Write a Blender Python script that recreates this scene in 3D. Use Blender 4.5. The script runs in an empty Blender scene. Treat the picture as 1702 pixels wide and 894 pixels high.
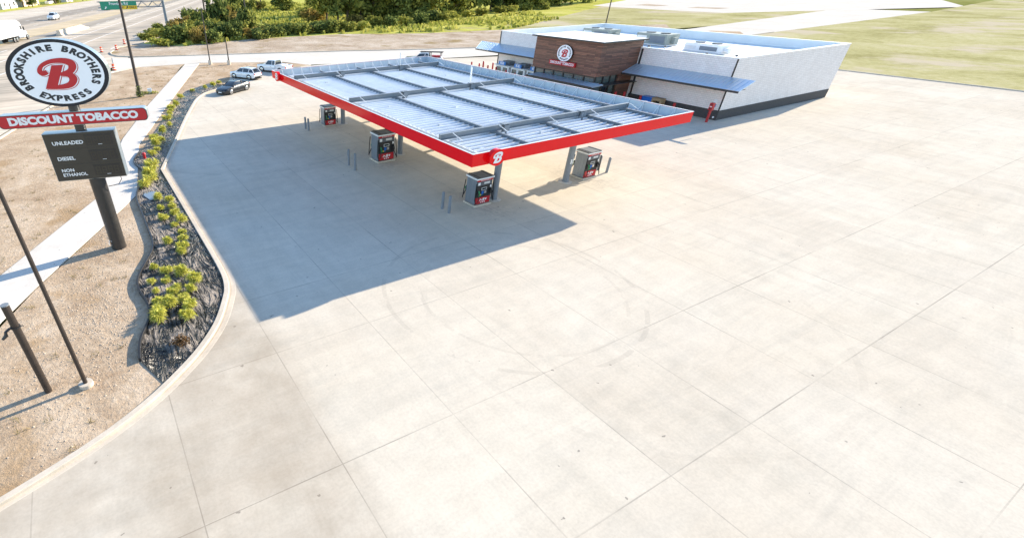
import bpy, bmesh, math, random
import numpy as np
from mathutils import Vector, Matrix
R = math.radians
random.seed(7); rng = np.random.default_rng(7)
scene = bpy.context.scene
C = scene.collection

# ------------------------------------------------------------------ camera
FPX, PX, PY, W, H = 796.594, 600.0, 494.4045, 1702.0, 894.0
CAM = np.array([-18.065, -20.6361, 13.8174]); YAW, PIT, ROL = 0.484885, 0.591369, -0.01093
_F = np.array([math.sin(YAW)*math.cos(PIT), math.cos(YAW)*math.cos(PIT), -math.sin(PIT)])
_R0 = np.array([math.cos(YAW), -math.sin(YAW), 0.0]); _U0 = np.cross(_R0, _F)
_R = math.cos(ROL)*_R0 + math.sin(ROL)*_U0; _U = -math.sin(ROL)*_R0 + math.cos(ROL)*_U0
cd = bpy.data.cameras.new('camera'); cam = bpy.data.objects.new('camera', cd); C.objects.link(cam)
cam.matrix_world = Matrix(((_R[0], _U[0], -_F[0], CAM[0]), (_R[1], _U[1], -_F[1], CAM[1]), (_R[2], _U[2], -_F[2], CAM[2]), (0, 0, 0, 1)))
cd.sensor_width = 36; cd.lens = 36*FPX/W; cd.shift_x = (W/2-PX)/W; cd.shift_y = (PY-H/2)/W
cd.clip_start = 0.1; cd.clip_end = 6000
scene.camera = cam

def G(u, v, z=0.0):
    """the survey: where the sight line through a photo point meets the level z"""
    d = _F + _R*((u-PX)/FPX) - _U*((v-PY)/FPX)
    q = CAM + d*((z-CAM[2])/d[2]); return (float(q[0]), float(q[1]))

# ------------------------------------------------------------------ materials
def new_mat(name):
    m = bpy.data.materials.new(name); m.use_nodes = True
    nt = m.node_tree; b = nt.nodes['Principled BSDF']; return m, nt, b
def nd(nt, t, **kw):
    n = nt.nodes.new(t)
    for k, v in kw.items():
        if k in n.inputs: n.inputs[k].default_value = v
        else: setattr(n, k, v)
    return n
def col(c): return (c[0], c[1], c[2], 1.0)
def noise(nt, vec, scale, detail=4, rough=.6, dist=0):
    n = nd(nt, 'ShaderNodeTexNoise'); n.inputs['Scale'].default_value = scale; n.inputs['Detail'].default_value = detail
    n.inputs['Roughness'].default_value = rough; n.inputs['Distortion'].default_value = dist
    if vec is not None: nt.links.new(vec, n.inputs['Vector'])
    return n.outputs['Fac']
def ramp(nt, fac, stops):
    n = nd(nt, 'ShaderNodeValToRGB'); cr = n.color_ramp
    while len(cr.elements) > 1: cr.elements.remove(cr.elements[-1])
    cr.elements[0].position = stops[0][0]; cr.elements[0].color = col(stops[0][1])
    for p, c in stops[1:]:
        e = cr.elements.new(p); e.color = col(c)
    nt.links.new(fac, n.inputs['Fac']); return n.outputs['Color']
def mixc(nt, fac, a, b, mode='MIX'):
    n = nd(nt, 'ShaderNodeMix'); n.data_type = 'RGBA'; n.blend_type = mode
    for s, i in ((fac, 0), (a, 6), (b, 7)):
        if isinstance(s, (int, float)): n.inputs[i].default_value = s
        elif isinstance(s, tuple): n.inputs[i].default_value = col(s)
        else: nt.links.new(s, n.inputs[i])
    return n.outputs[2]
def mth(nt, op, a, b=None, c=None):
    n = nd(nt, 'ShaderNodeMath'); n.operation = op
    for i, s in enumerate((a, b, c)):
        if s is None: continue
        if isinstance(s, (int, float)): n.inputs[i].default_value = s
        else: nt.links.new(s, n.inputs[i])
    return n.outputs[0]
def pos(nt): return nd(nt, 'ShaderNodeNewGeometry').outputs['Position']
def objc(nt): return nd(nt, 'ShaderNodeTexCoord').outputs['Object']
def mapping(nt, vec, scale=(1, 1, 1), rot=(0, 0, 0), loc=(0, 0, 0)):
    n = nd(nt, 'ShaderNodeMapping'); n.inputs['Scale'].default_value = scale; n.inputs['Rotation'].default_value = rot; n.inputs['Location'].default_value = loc
    nt.links.new(vec, n.inputs['Vector']); return n.outputs[0]
def bump(nt, b, h, strength=.3, dist=.05):
    n = nd(nt, 'ShaderNodeBump'); n.inputs['Strength'].default_value = strength; n.inputs['Distance'].default_value = dist
    nt.links.new(h, n.inputs['Height']); nt.links.new(n.outputs[0], b.inputs['Normal'])
MATS = {}
def plain(name, c, rough=.5, metal=0.0, var=.12, scale=3.0, coat=0.0, spec=.5):
    if name in MATS: return MATS[name]
    m, nt, b = new_mat(name)
    f = noise(nt, objc(nt), scale, 5)
    k0 = tuple(x*(1-var) for x in c); k1 = tuple(min(1, x*(1+var)) for x in c)
    nt.links.new(ramp(nt, f, [(.3, k0), (.7, k1)]), b.inputs['Base Color'])
    rr = nd(nt, 'ShaderNodeMapRange'); rr.inputs['To Min'].default_value = max(.02, rough*.8); rr.inputs['To Max'].default_value = min(1, rough*1.2)
    nt.links.new(f, rr.inputs['Value']); nt.links.new(rr.outputs[0], b.inputs['Roughness'])
    b.inputs['Metallic'].default_value = metal; b.inputs['Coat Weight'].default_value = coat; b.inputs['Coat Roughness'].default_value = .05
    b.inputs['Specular IOR Level'].default_value = spec
    MATS[name] = m; return m

def concrete(name, base, joints=None, stain=.5, warm=(1, .95, .88)):
    m, nt, b = new_mat(name); p = pos(nt)
    big = noise(nt, p, .10, 5, .6, .4); mid = noise(nt, p, .9, 6, .65); fine = noise(nt, p, 9, 4, .7)
    st = noise(nt, mapping(nt, p, (.13, .8, 1), (0, 0, R(-24))), .9, 6, .72, 1.6)
    st2 = noise(nt, mapping(nt, p, (.9, .13, 1), (0, 0, R(9))), .8, 6, .7, 1.4)
    d = tuple(x*(1-.34*stain)*w for x, w in zip(base, warm)); l = tuple(min(.9, x*1.08) for x in base)
    c = ramp(nt, big, [(.30, d), (.62, l)])
    c = mixc(nt, .55, c, ramp(nt, mid, [(.3, tuple(x*(1-.24*stain) for x in base)), (.66, l)]))
    c = mixc(nt, 1.0, c, ramp(nt, st, [(.36, (1-.17*stain,)*3), (.58, (1.02, 1.01, 1.0))]), 'MULTIPLY')
    c = mixc(nt, 1.0, c, ramp(nt, st2, [(.35, (1-.13*stain, 1-.14*stain, 1-.16*stain)), (.57, (1.02, 1.01, 1.0))]), 'MULTIPLY')
    c = mixc(nt, 1.0, c, ramp(nt, fine, [(.25, (.9, .9, .9)), (.6, (1.03, 1.03, 1.03))]), 'MULTIPLY')
    # small dark spots (oil, gum)
    sp = noise(nt, p, 2.1, 2, .5); c = mixc(nt, mth(nt, 'MULTIPLY', mth(nt, 'GREATER_THAN', sp, .745), .55), c, (.10, .095, .09))
    if joints:
        sx = nd(nt, 'ShaderNodeSeparateXYZ'); nt.links.new(p, sx.inputs[0]); x, y = sx.outputs[0], sx.outputs[1]
        w = mth(nt, 'ADD', .008, mth(nt, 'MULTIPLY', noise(nt, p, .35, 2), .026))
        acc = None
        dx = mth(nt, 'PINGPONG', mth(nt, 'ADD', x, 400*4.67-.2), 4.67/2); lx = mth(nt, 'LESS_THAN', dx, w)
        acc = lx
        for yv in joints:
            l_ = mth(nt, 'LESS_THAN', mth(nt, 'ABSOLUTE', mth(nt, 'SUBTRACT', y, yv)), w); acc = mth(nt, 'MAXIMUM', acc, l_)
        fade = ramp(nt, noise(nt, p, .22, 3), [(.35, (.05,)*3), (.65, (.48,)*3)])
        acc = mth(nt, 'MULTIPLY', acc, nd(nt, 'ShaderNodeRGBToBW').outputs[0]) if False else acc
        bw = nd(nt, 'ShaderNodeRGBToBW'); nt.links.new(fade, bw.inputs[0]); acc = mth(nt, 'MULTIPLY', acc, bw.outputs[0])
        c = mixc(nt, acc, c, (.10, .095, .088))
        # every slab was poured with a tone of its own
        fl = nd(nt, 'ShaderNodeCombineXYZ'); nt.links.new(mth(nt, 'FLOOR', mth(nt, 'DIVIDE', mth(nt, 'SUBTRACT', x, .2), 4.67)), fl.inputs[0]); nt.links.new(mth(nt, 'FLOOR', mth(nt, 'DIVIDE', mth(nt, 'SUBTRACT', y, .15), 5.6)), fl.inputs[1])
        wn = nd(nt, 'ShaderNodeTexWhiteNoise'); nt.links.new(fl.outputs[0], wn.inputs['Vector'])
        c = mixc(nt, 1.0, c, ramp(nt, wn.outputs['Value'], [(0, (.965, .96, .955)), (1, (1.02, 1.02, 1.015))]), 'MULTIPLY')
        # drips and grime where cars stand to refuel
        gm = None
        for (px_, py_) in ((4.75, 2.9), (4.75, 6.2), (3.7, 14.4), (3.7, 18.2), (4.6, 28), (4.6, 31.5), (15.8, 2.9), (15.8, 6.2)):
            dd = nd(nt, 'ShaderNodeVectorMath'); dd.operation = 'DISTANCE'; nt.links.new(p, dd.inputs[0]); dd.inputs[1].default_value = (px_, py_, 0)
            k = nd(nt, 'ShaderNodeMapRange'); k.inputs['From Min'].default_value = 2.6; k.inputs['From Max'].default_value = .3; nt.links.new(dd.outputs['Value'], k.inputs[0]); gm = k.outputs[0] if gm is None else mth(nt, 'MAXIMUM', gm, k.outputs[0])
        gn = ramp(nt, noise(nt, p, 1.8, 6, .75, .5), [(.45, (0,)*3), (.66, (1,)*3)]); bw2 = nd(nt, 'ShaderNodeRGBToBW'); nt.links.new(gn, bw2.inputs[0])
        c = mixc(nt, mth(nt, 'MULTIPLY', mth(nt, 'MULTIPLY', gm, bw2.outputs[0]), .45), c, (.16, .15, .14))
        # curved tyre scrubs
        for (cx, cy, r, wd, a) in ((-1.2, -5.4, 6.6, .11, .22), (-.9, -5.9, 5.2, .09, .16), (2.5, -9.0, 9.5, .14, .10), (-4, 30, 12, .2, .2)):
            dd = nd(nt, 'ShaderNodeVectorMath'); dd.operation = 'DISTANCE'; nt.links.new(p, dd.inputs[0]); dd.inputs[1].default_value = (cx, cy, 0)
            ring = mth(nt, 'LESS_THAN', mth(nt, 'ABSOLUTE', mth(nt, 'SUBTRACT', dd.outputs['Value'], r)), wd)
            n2 = noise(nt, p, .5, 3); k = mth(nt, 'MULTIPLY', ring, mth(nt, 'MULTIPLY', mth(nt, 'GREATER_THAN', n2, .5), mth(nt, 'MULTIPLY', mid, a)))
            c = mixc(nt, k, c, (.09, .085, .08))
        # dirt washed along the kerb of the bed
        kx = nd(nt, 'ShaderNodeMapRange'); kx.inputs['From Min'].default_value = -14.1; kx.inputs['From Max'].default_value = -12.4; kx.inputs['To Min'].default_value = 1; kx.inputs['To Max'].default_value = 0
        nt.links.new(x, kx.inputs[0]); k = mth(nt, 'MULTIPLY', mth(nt, 'MULTIPLY', kx.outputs[0], noise(nt, p, .55, 4)), .9)
        c = mixc(nt, mth(nt, 'MINIMUM', mth(nt, 'MAXIMUM', mth(nt, 'SUBTRACT', k, .15), 0), .55), c, (.25, .19, .13))
        bump(nt, b, mth(nt, 'SUBTRACT', fine, mth(nt, 'MULTIPLY', acc, 1.0)), .06, .01)
    else: bump(nt, b, fine, .06, .01)
    nt.links.new(c, b.inputs['Base Color']); b.inputs['Roughness'].default_value = 1.0; b.inputs['Specular IOR Level'].default_value = 0.0
    return m
M_LOT = concrete('lot_concrete', (.585, .54, .465), joints=[.15, -4.5, -11.1, -16.7, -22.3, 33.9, 38.5, 43.2, 47.8], stain=.38)
M_WALK = concrete('walk_concrete', (.62, .59, .55), stain=.35)
M_DRIVE = concrete('drive_concrete', (.60, .57, .52), stain=.3)
M_KERB = concrete('kerb_concrete', (.58, .52, .44), stain=.5)
M_PAD = concrete('pad_concrete', (.62, .60, .57), stain=.4)

def ground_mat(name, stops, s1=.25, s2=3.0, bstr=.6, speck=None, patch=None):
    m, nt, b = new_mat(name); p = pos(nt)
    f = mth(nt, 'ADD', mth(nt, 'MULTIPLY', noise(nt, p, s1, 6, .65, .6), .6), mth(nt, 'MULTIPLY', noise(nt, p, s2, 6, .7), .4))
    c = ramp(nt, f, stops)
    if patch:
        c = mixc(nt, ramp(nt, noise(nt, p, patch[0], 5, .6), [(patch[1], (0,)*3), (patch[1]+.09, (1,)*3)]), c, patch[2])
    if speck:
        v = nd(nt, 'ShaderNodeTexVoronoi'); v.inputs['Scale'].default_value = speck[0]; nt.links.new(p, v.inputs['Vector'])
        near = mth(nt, 'LESS_THAN', v.outputs['Distance'], speck[1])
        k = mth(nt, 'MULTIPLY', near, mth(nt, 'GREATER_THAN', noise(nt, p, .5, 4), .47))
        c = mixc(nt, k, c, mixc(nt, v.outputs['Color'], speck[2], speck[3]))
    nt.links.new(c, b.inputs['Base Color']); b.inputs['Roughness'].default_value = 1.0; b.inputs['Specular IOR Level'].default_value = .0
    bump(nt, b, mth(nt, 'ADD', noise(nt, p, s2*2, 6, .7), noise(nt, p, s1*3, 3)), bstr, .12); return m
M_DIRT = ground_mat('bare_dirt', [(.34, (.31, .215, .14)), (.5, (.46, .35, .245)), (.64, (.58, .47, .355))], .26, 3.0, .5, speck=(7.5, .11, (.56, .48, .38), (.10, .075, .055)), patch=(.20, .56, (.38, .265, .16)))
M_DIRT2 = ground_mat('graded_dirt', [(.35, (.29, .215, .15)), (.5, (.44, .355, .27)), (.65, (.58, .50, .41))], .14, 1.3, .9, patch=(.11, .57, (.30, .225, .12)))
M_GRASS = ground_mat('meadow_grass', [(.32, (.14, .17, .03)), (.5, (.44, .43, .10)), (.68, (.62, .55, .22))], .07, .9, .8, patch=(.05, .58, (.40, .34, .17)))
M_LAND = ground_mat('open_land', [(.32, (.10, .13, .03)), (.5, (.22, .22, .07)), (.68, (.34, .31, .15))], .02, .3, .6)

M_DRY = ground_mat('dry_grass', [(.34, (.24, .22, .09)), (.5, (.40, .365, .18)), (.66, (.52, .47, .30))], .06, .8, .6, patch=(.045, .53, (.48, .415, .30)))
def hw_mat():
    m, nt, b = new_mat('highway_pavement'); p = pos(nt)
    d = nd(nt, 'ShaderNodeVectorMath'); d.operation = 'DOT_PRODUCT'; nt.links.new(p, d.inputs[0]); d.inputs[1].default_value = (-.949, .316, 0)
    mr = nd(nt, 'ShaderNodeMapRange'); mr.inputs['From Min'].default_value = 38; mr.inputs['From Max'].default_value = 148; nt.links.new(d.outputs['Value'], mr.inputs[0])
    q = lambda n: (n-38)/110
    P1, P2, G1, G2, Y1 = (.54, .465, .375), (.60, .535, .445), (.33, .295, .25), (.43, .38, .315), (.55, .455, .315)
    c = ramp(nt, mr.outputs[0], [(q(40), P2), (q(47), P1), (q(52), G2), (q(57), P1), (q(61), G2), (q(65), P1), (q(69), P2), (q(72), G1), (q(77), G2), (q(79), Y1), (q(85), Y1), (q(87), P1), (q(91), G2), (q(96), P1), (q(99), G1), (q(110), G1), (q(113), P1), (q(116), P2), (q(138), P2), (q(146), P1)])
    ang = math.atan2(.949, .316)
    s = noise(nt, mapping(nt, p, (.02, .55, 1), (0, 0, -ang)), 1.0, 6, .7, .3)
    c = mixc(nt, 1.0, c, ramp(nt, s, [(.32, (.62, .61, .60)), (.6, (1.16, 1.13, 1.1))]), 'MULTIPLY')
    c = mixc(nt, 1.0, c, ramp(nt, noise(nt, p, .15, 5), [(.3, (.88,)*3), (.65, (1.06,)*3)]), 'MULTIPLY')
    nt.links.new(c, b.inputs['Base Color']); b.inputs['Roughness'].default_value = .9; b.inputs['Specular IOR Level'].default_value = .08; return m
M_HW = hw_mat()

def film_mat():
    m, nt, b = new_mat('black_plastic_film'); p = pos(nt)
    w1 = noise(nt, mapping(nt, p, (1, .22, 1), (0, 0, R(24))), 2.2, 3, .55, 2.6); w2 = noise(nt, p, 9, 4, .7, .8)
    dust_glint = ramp(nt, mth(nt, 'ADD', mth(nt, 'MULTIPLY', noise(nt, p, .40, 3), .55), mth(nt, 'MULTIPLY', w1, .5)), [(.51, (0,)*3), (.60, (1,)*3)])  # pale dust, plus highlights painted along the wrinkles of the film
    c = mixc(nt, dust_glint, (.008, .009, .011), mixc(nt, w2, (.09, .075, .065), (.52, .46, .40)))
    nt.links.new(c, b.inputs['Base Color']); b.inputs['Roughness'].default_value = .34
    rb = nd(nt, 'ShaderNodeMapRange'); bw = nd(nt, 'ShaderNodeRGBToBW'); nt.links.new(dust_glint, bw.inputs[0]); nt.links.new(bw.outputs[0], rb.inputs[0]); rb.inputs['To Min'].default_value = .3; rb.inputs['To Max'].default_value = .9
    nt.links.new(rb.outputs[0], b.inputs['Roughness'])
    bump(nt, b, mth(nt, 'ADD', w1, mth(nt, 'MULTIPLY', w2, .08)), 1.0, .9); return m
M_FILM = film_mat()

def leaf_mat(name, stops, trans=.35):
    m, nt, b = new_mat(name); g = nd(nt, 'ShaderNodeNewGeometry')
    oi = nd(nt, 'ShaderNodeObjectInfo')
    f = mth(nt, 'ADD', mth(nt, 'MULTIPLY', g.outputs['Random Per Island'], .8), mth(nt, 'MULTIPLY', oi.outputs['Random'], .2))
    c = ramp(nt, f, stops)
    df = nd(nt, 'ShaderNodeBsdfDiffuse'); tr = nd(nt, 'ShaderNodeBsdfTranslucent'); mx = nd(nt, 'ShaderNodeMixShader'); mx.inputs[0].default_value = trans
    nt.links.new(c, df.inputs[0]); nt.links.new(c, tr.inputs[0]); nt.links.new(df.outputs[0], mx.inputs[1]); nt.links.new(tr.outputs[0], mx.inputs[2])
    nt.links.new(mx.outputs[0], nt.nodes['Material Output'].inputs['Surface']); return m
L_TREE = leaf_mat('tree_leaves', [(0, (.04, .06, .02)), (.45, (.18, .21, .055)), (1, (.60, .57, .15))])
L_DARK = leaf_mat('dark_leaves', [(0, (.026, .044, .02)), (.5, (.125, .165, .05)), (1, (.48, .50, .14))])
L_OLIVE = leaf_mat('olive_leaves', [(0, (.06, .075, .02)), (.5, (.24, .25, .055)), (1, (.55, .50, .13))])
L_RUST = leaf_mat('rusty_leaves', [(0, (.11, .10, .03)), (.5, (.27, .21, .06)), (1, (.46, .32, .10))])
L_LIME = leaf_mat('lime_leaves', [(0, (.26, .29, .04)), (.5, (.60, .58, .10)), (1, (.80, .74, .24))], .3)
L_WEED = leaf_mat('weed_leaves', [(0, (.16, .20, .035)), (.5, (.38, .38, .08)), (1, (.60, .53, .16))], .3)
M_BARK = plain('bark', (.13, .095, .065), .9, var=.35, scale=6)
M_SAND = plain('dead_stem', (.22, .15, .08), .9, var=.3)

M_RED = plain('red_fascia', (.84, .004, .008), .12, var=.03, spec=.25)
M_RED2 = plain('red_sign', (.50, .012, .020), .45, var=.04)
M_REDP = plain('red_paint', (.45, .018, .022), .4, var=.15)
_m, _nt, _b = M_RED, M_RED.node_tree, M_RED.node_tree.nodes['Principled BSDF']; bump(_nt, _b, noise(_nt, objc(_nt), .45, 2), .35, .05)
M_WHITE = plain('white_panel', (.80, .80, .80), .35, var=.03)
M_SIGNW = plain('sign_white', (.90, .91, .94), .3, var=.02)
M_BLACKL = plain('black_letter', (.022, .024, .03), .5, var=.1)
M_GALV = plain('galvanised', (.62, .65, .67), .42, metal=.35, var=.1, scale=1.2)
M_DECK = plain('deck_steel', (.76, .79, .83), .5, metal=.0, var=.07, scale=.8)
M_PANELB = plain('fascia_back', (.50, .56, .60), .45, metal=.1, var=.08, scale=1.5)
M_RIBSHADE = plain('rib_shade', (.27, .31, .34), .6, var=.1)  # darker tone for the shade painted beside each deck rib
M_GUT = plain('gutter_grey', (.17, .19, .185), .5, var=.1)
M_STEEL = plain('grey_steel', (.18, .205, .23), .5, var=.08, scale=2)
M_STEELL = plain('light_strap', (.74, .75, .76), .4, var=.05)
M_COLGR = plain('column_grey', (.20, .22, .25), .45, var=.08)
M_DARK = plain('dark_bronze', (.035, .032, .03), .4, var=.15)
M_POLEW = plain('creosote_wood', (.055, .044, .038), .9, var=.3, scale=6)
M_BROWN = plain('brown_pole', (.050, .040, .035), .4, var=.15, metal=.3)
M_BLACK = plain('black_plastic', (.018, .018, .02), .45, var=.2)
M_RUBBER = plain('rubber', (.022, .022, .022), .8, var=.2)
M_GLASS = plain('dark_glass', (.025, .032, .038), .06, var=.1, spec=.8)
M_GLASSG = plain('store_glass', (.10, .125, .115), .08, var=.15, spec=.9)
M_CHROME = plain('chrome', (.65, .66, .68), .2, metal=.9, var=.05)
M_LEDP = plain('led_panel', (.030, .026, .023), .35, var=.1)
M_PBOX = plain('price_box_face', (.072, .060, .046), .6, var=.06, spec=.2)
M_SILVER = plain('silver_return', (.40, .45, .48), .3, metal=.7, var=.06)
M_HVAC = plain('hvac_grey', (.30, .325, .285), .5, var=.12)
M_TPO = plain('roof_membrane', (.78, .79, .79), .6, var=.05, scale=.5)
M_ORANGE = plain('barrel_orange', (.78, .10, .025), .5, var=.05)
M_GREEN = plain('highway_green', (.0, .22, .13), .4, var=.05)
M_YELLOW = plain('highway_yellow', (.75, .48, .01), .4, var=.04)
M_LINEW = plain('road_white', (.72, .70, .66), .7, var=.15)
M_LINEY = plain('road_yellow', (.62, .44, .12), .7, var=.15)
M_CARW = plain('car_white', (.72, .73, .75), .2, var=.02, coat=1)
M_CARD = plain('car_charcoal', (.010, .013, .018), .25, metal=.0, var=.05, coat=.2)
M_CARB = plain('car_blue', (.02, .05, .13), .2, metal=.3, var=.05, coat=1)
M_HEAD = plain('headlight', (.6, .62, .65), .1, var=.05)
M_TAIL = plain('taillight', (.35, .01, .015), .2, var=.1)
M_BLUE = plain('blue_plastic', (.01, .13, .50), .35, var=.08)
M_ICE = plain('ice_sign', (.03, .20, .55), .3, var=.1)
M_CARD2 = plain('cardboard', (.36, .25, .14), .8, var=.15)
M_CREAM = plain('cream_siding', (.62, .52, .40), .8, var=.08)
M_SHING = plain('shingle', (.16, .15, .15), .9, var=.2)
M_LILAC = plain('pale_siding', (.52, .52, .56), .8, var=.08)
M_STONE = plain('pale_stone', (.42, .34, .26), .9, var=.35)
M_NOZ = {k: plain('nozzle_'+k, c, .4) for k, c in dict(green=(.02, .22, .08), blue=(.03, .14, .34), yellow=(.65, .50, .06)).items()}
M_ANODISED = plain('dispenser_grey', (.25, .28, .32), .35, metal=.4, var=.06)
M_PUTTY = plain('dispenser_top', (.11, .115, .12), .5, var=.1)

def brick_mat():
    m, nt, b = new_mat('white_brick'); p = pos(nt)
    s = nd(nt, 'ShaderNodeSeparateXYZ'); nt.links.new(p, s.inputs[0]); cb = nd(nt, 'ShaderNodeCombineXYZ')
    nt.links.new(mth(nt, 'ADD', s.outputs[0], s.outputs[1]), cb.inputs[0]); nt.links.new(s.outputs[2], cb.inputs[1])
    bt = nd(nt, 'ShaderNodeTexBrick'); nt.links.new(cb.outputs[0], bt.inputs['Vector']); bt.inputs['Scale'].default_value = 1
    bt.inputs['Brick Width'].default_value = .42; bt.inputs['Row Height'].default_value = .2; bt.inputs['Mortar Size'].default_value = .013
    bt.inputs['Color1'].default_value = (.86, .79, .755, 1); bt.inputs['Color2'].default_value = (.79, .72, .685, 1); bt.inputs['Mortar'].default_value = (.60, .56, .54, 1)
    c = mixc(nt, 1.0, bt.outputs['Color'], ramp(nt, noise(nt, p, 1.2, 5), [(.3, (.96, .95, .94)), (.65, (1.03, 1.03, 1.03))]), 'MULTIPLY')
    nt.links.new(c, b.inputs['Base Color']); b.inputs['Roughness'].default_value = .85; bump(nt, b, bt.outputs['Fac'], -.3, .02); return m
M_BRICK = brick_mat()
def plank_mat():
    m, nt, b = new_mat('wood_cladding'); p = pos(nt)
    s = nd(nt, 'ShaderNodeSeparateXYZ'); nt.links.new(p, s.inputs[0]); cb = nd(nt, 'ShaderNodeCombineXYZ')
    nt.links.new(mth(nt, 'ADD', s.outputs[0], s.outputs[1]), cb.inputs[0]); nt.links.new(s.outputs[2], cb.inputs[1])
    bt = nd(nt, 'ShaderNodeTexBrick'); nt.links.new(cb.outputs[0], bt.inputs['Vector']); bt.inputs['Scale'].default_value = 1
    bt.inputs['Brick Width'].default_value = 3.1; bt.inputs['Row Height'].default_value = .15; bt.inputs['Mortar Size'].default_value = .014; bt.offset = .37
    bt.inputs['Color1'].default_value = (.25, .120, .076, 1); bt.inputs['Color2'].default_value = (.12, .058, .040, 1); bt.inputs['Mortar'].default_value = (.018, .012, .01, 1)
    g = noise(nt, mapping(nt, cb.outputs[0], (.6, 9, 1)), 2.2, 6, .7)
    c = mixc(nt, 1.0, bt.outputs['Color'], ramp(nt, g, [(.3, (.72, .7, .68)), (.66, (1.5, 1.45, 1.4))]), 'MULTIPLY')
    nt.links.new(c, b.inputs['Base Color']); b.inputs['Roughness'].default_value = .6; bump(nt, b, bt.outputs['Fac'], -.4, .02); return m
M_WOOD = plank_mat()
M_AWN = plain('standing_seam', (.50, .60, .70), .38, metal=.7, var=.05)
M_BASEB = plain('dark_base_block', (.060, .055, .055), .8, var=.25, scale=5)

# ------------------------------------------------------------------ mesh helpers
class MB:
    def __init__(s): s.v = []; s.f = []; s.mi = []; s.m = 0
    def add(s, vs, fs):
        o = len(s.v); s.v += [tuple(map(float, p)) for p in vs]; s.f += [tuple(i+o for i in f) for f in fs]; s.mi += [s.m]*len(fs); return s
    def box(s, x0, x1, y0, y1, z0, z1):
        return s.add([(x0, y0, z0), (x1, y0, z0), (x1, y1, z0), (x0, y1, z0), (x0, y0, z1), (x1, y0, z1), (x1, y1, z1), (x0, y1, z1)],
                     [(0, 3, 2, 1), (4, 5, 6, 7), (0, 1, 5, 4), (1, 2, 6, 5), (2, 3, 7, 6), (3, 0, 4, 7)])
    def hexa(s, b, t):   # 4 bottom + 4 top points
        return s.add(list(b)+list(t), [(0, 3, 2, 1), (4, 5, 6, 7), (0, 1, 5, 4), (1, 2, 6, 5), (2, 3, 7, 6), (3, 0, 4, 7)])
    def cyl(s, p0, p1, r0, r1=None, n=14):
        r1 = r0 if r1 is None else r1; p0 = Vector(p0); p1 = Vector(p1); a = (p1-p0).normalized()
        e = a.orthogonal().normalized(); g = a.cross(e); vs = []
        for p, r in ((p0, r0), (p1, r1)):
            for i in range(n):
                t = 2*math.pi*i/n; vs.append(p+(e*math.cos(t)+g*math.sin(t))*r)
        return s.add(vs, [(i, (i+1) % n, n+(i+1) % n, n+i) for i in range(n)]+[tuple(reversed(range(n))), tuple(range(n, 2*n))])
    def tube(s, pts, r, n=7):
        pts = [Vector(p) for p in pts]; rs = r if isinstance(r, (list, tuple)) else [r]*len(pts); vs = []; pe = None
        for i, p in enumerate(pts):
            a = (pts[min(i+1, len(pts)-1)]-pts[max(i-1, 0)]).normalized()
            e = a.orthogonal().normalized() if pe is None else (pe-a*pe.dot(a)).normalized()
            pe = e; g = a.cross(e)
            for k in range(n):
                t = 2*math.pi*k/n; vs.append(p+(e*math.cos(t)+g*math.sin(t))*rs[i])
        fs = []
        for i in range(len(pts)-1):
            for k in range(n): fs.append((i*n+k, i*n+(k+1) % n, (i+1)*n+(k+1) % n, (i+1)*n+k))
        fs += [tuple(reversed(range(n))), tuple(range((len(pts)-1)*n, len(pts)*n))]; return s.add(vs, fs)
    def prism(s, poly, z0, z1):
        n = len(poly); return s.add([(p[0], p[1], z0) for p in poly]+[(p[0], p[1], z1) for p in poly],
            [(i, (i+1) % n, n+(i+1) % n, n+i) for i in range(n)]+[tuple(reversed(range(n))), tuple(range(n, 2*n))])
    def poly(s, pts): return s.add(pts, [tuple(range(len(pts)))])
    def loft(s, rings, caps=True):
        n = len(rings[0]); vs = [p for r in rings for p in r]; fs = []
        for i in range(len(rings)-1):
            for k in range(n): fs.append((i*n+k, i*n+(k+1) % n, (i+1)*n+(k+1) % n, (i+1)*n+k))
        if caps: fs += [tuple(reversed(range(n))), tuple(range((len(rings)-1)*n, len(rings)*n))]
        return s.add(vs, fs)
    def xf(s, M):
        s.v = [tuple(M @ Vector(p)) for p in s.v]; return s
    def merge(s, o, M=None):
        vs = [tuple(M @ Vector(p)) for p in o.v] if M is not None else o.v
        k = len(s.v); s.v += vs; s.f += [tuple(i+k for i in f) for f in o.f]; s.mi += [s.m]*len(o.f); return s
    def build(s, name, mat, parent=None, smooth=False, bevel=0, tri=False):
        me = bpy.data.meshes.new(name); me.from_pydata(s.v, [], s.f)
        for m in (mat if isinstance(mat, (list, tuple)) else [mat]): me.materials.append(m)
        me.polygons.foreach_set('material_index', s.mi)
        bm = bmesh.new(); bm.from_mesh(me)
        if tri: bmesh.ops.triangulate(bm, faces=[f for f in bm.faces if len(f.verts) > 4])
        bmesh.ops.recalc_face_normals(bm, faces=bm.faces); bm.to_mesh(me); bm.free()
        o = bpy.data.objects.new(name, me); C.objects.link(o); o.parent = parent
        if smooth:
            me.polygons.foreach_set('use_smooth', [True]*len(me.polygons))
            es = o.modifiers.new('split', 'EDGE_SPLIT'); es.split_angle = R(38)
        if bevel:
            b = o.modifiers.new('bevel', 'BEVEL'); b.width = bevel; b.segments = 2; b.limit_method = 'ANGLE'
        return o
def tag(o, label=None, cat=None, group=None, kind=None):
    for k, v in (('label', label), ('category', cat), ('group', group), ('kind', kind)):
        if v: o[k] = v
    return o
def thing(name, label, cat, loc=(0, 0, 0), rz=0, group=None, sc=1):
    o = bpy.data.objects.new(name, None); C.objects.link(o); o.location = loc; o.rotation_euler = (0, 0, rz)
    o.scale = (sc,)*3 if isinstance(sc, (int, float)) else sc; o.empty_display_size = .3
    return tag(o, label, cat, group)
KIDS = {}
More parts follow.
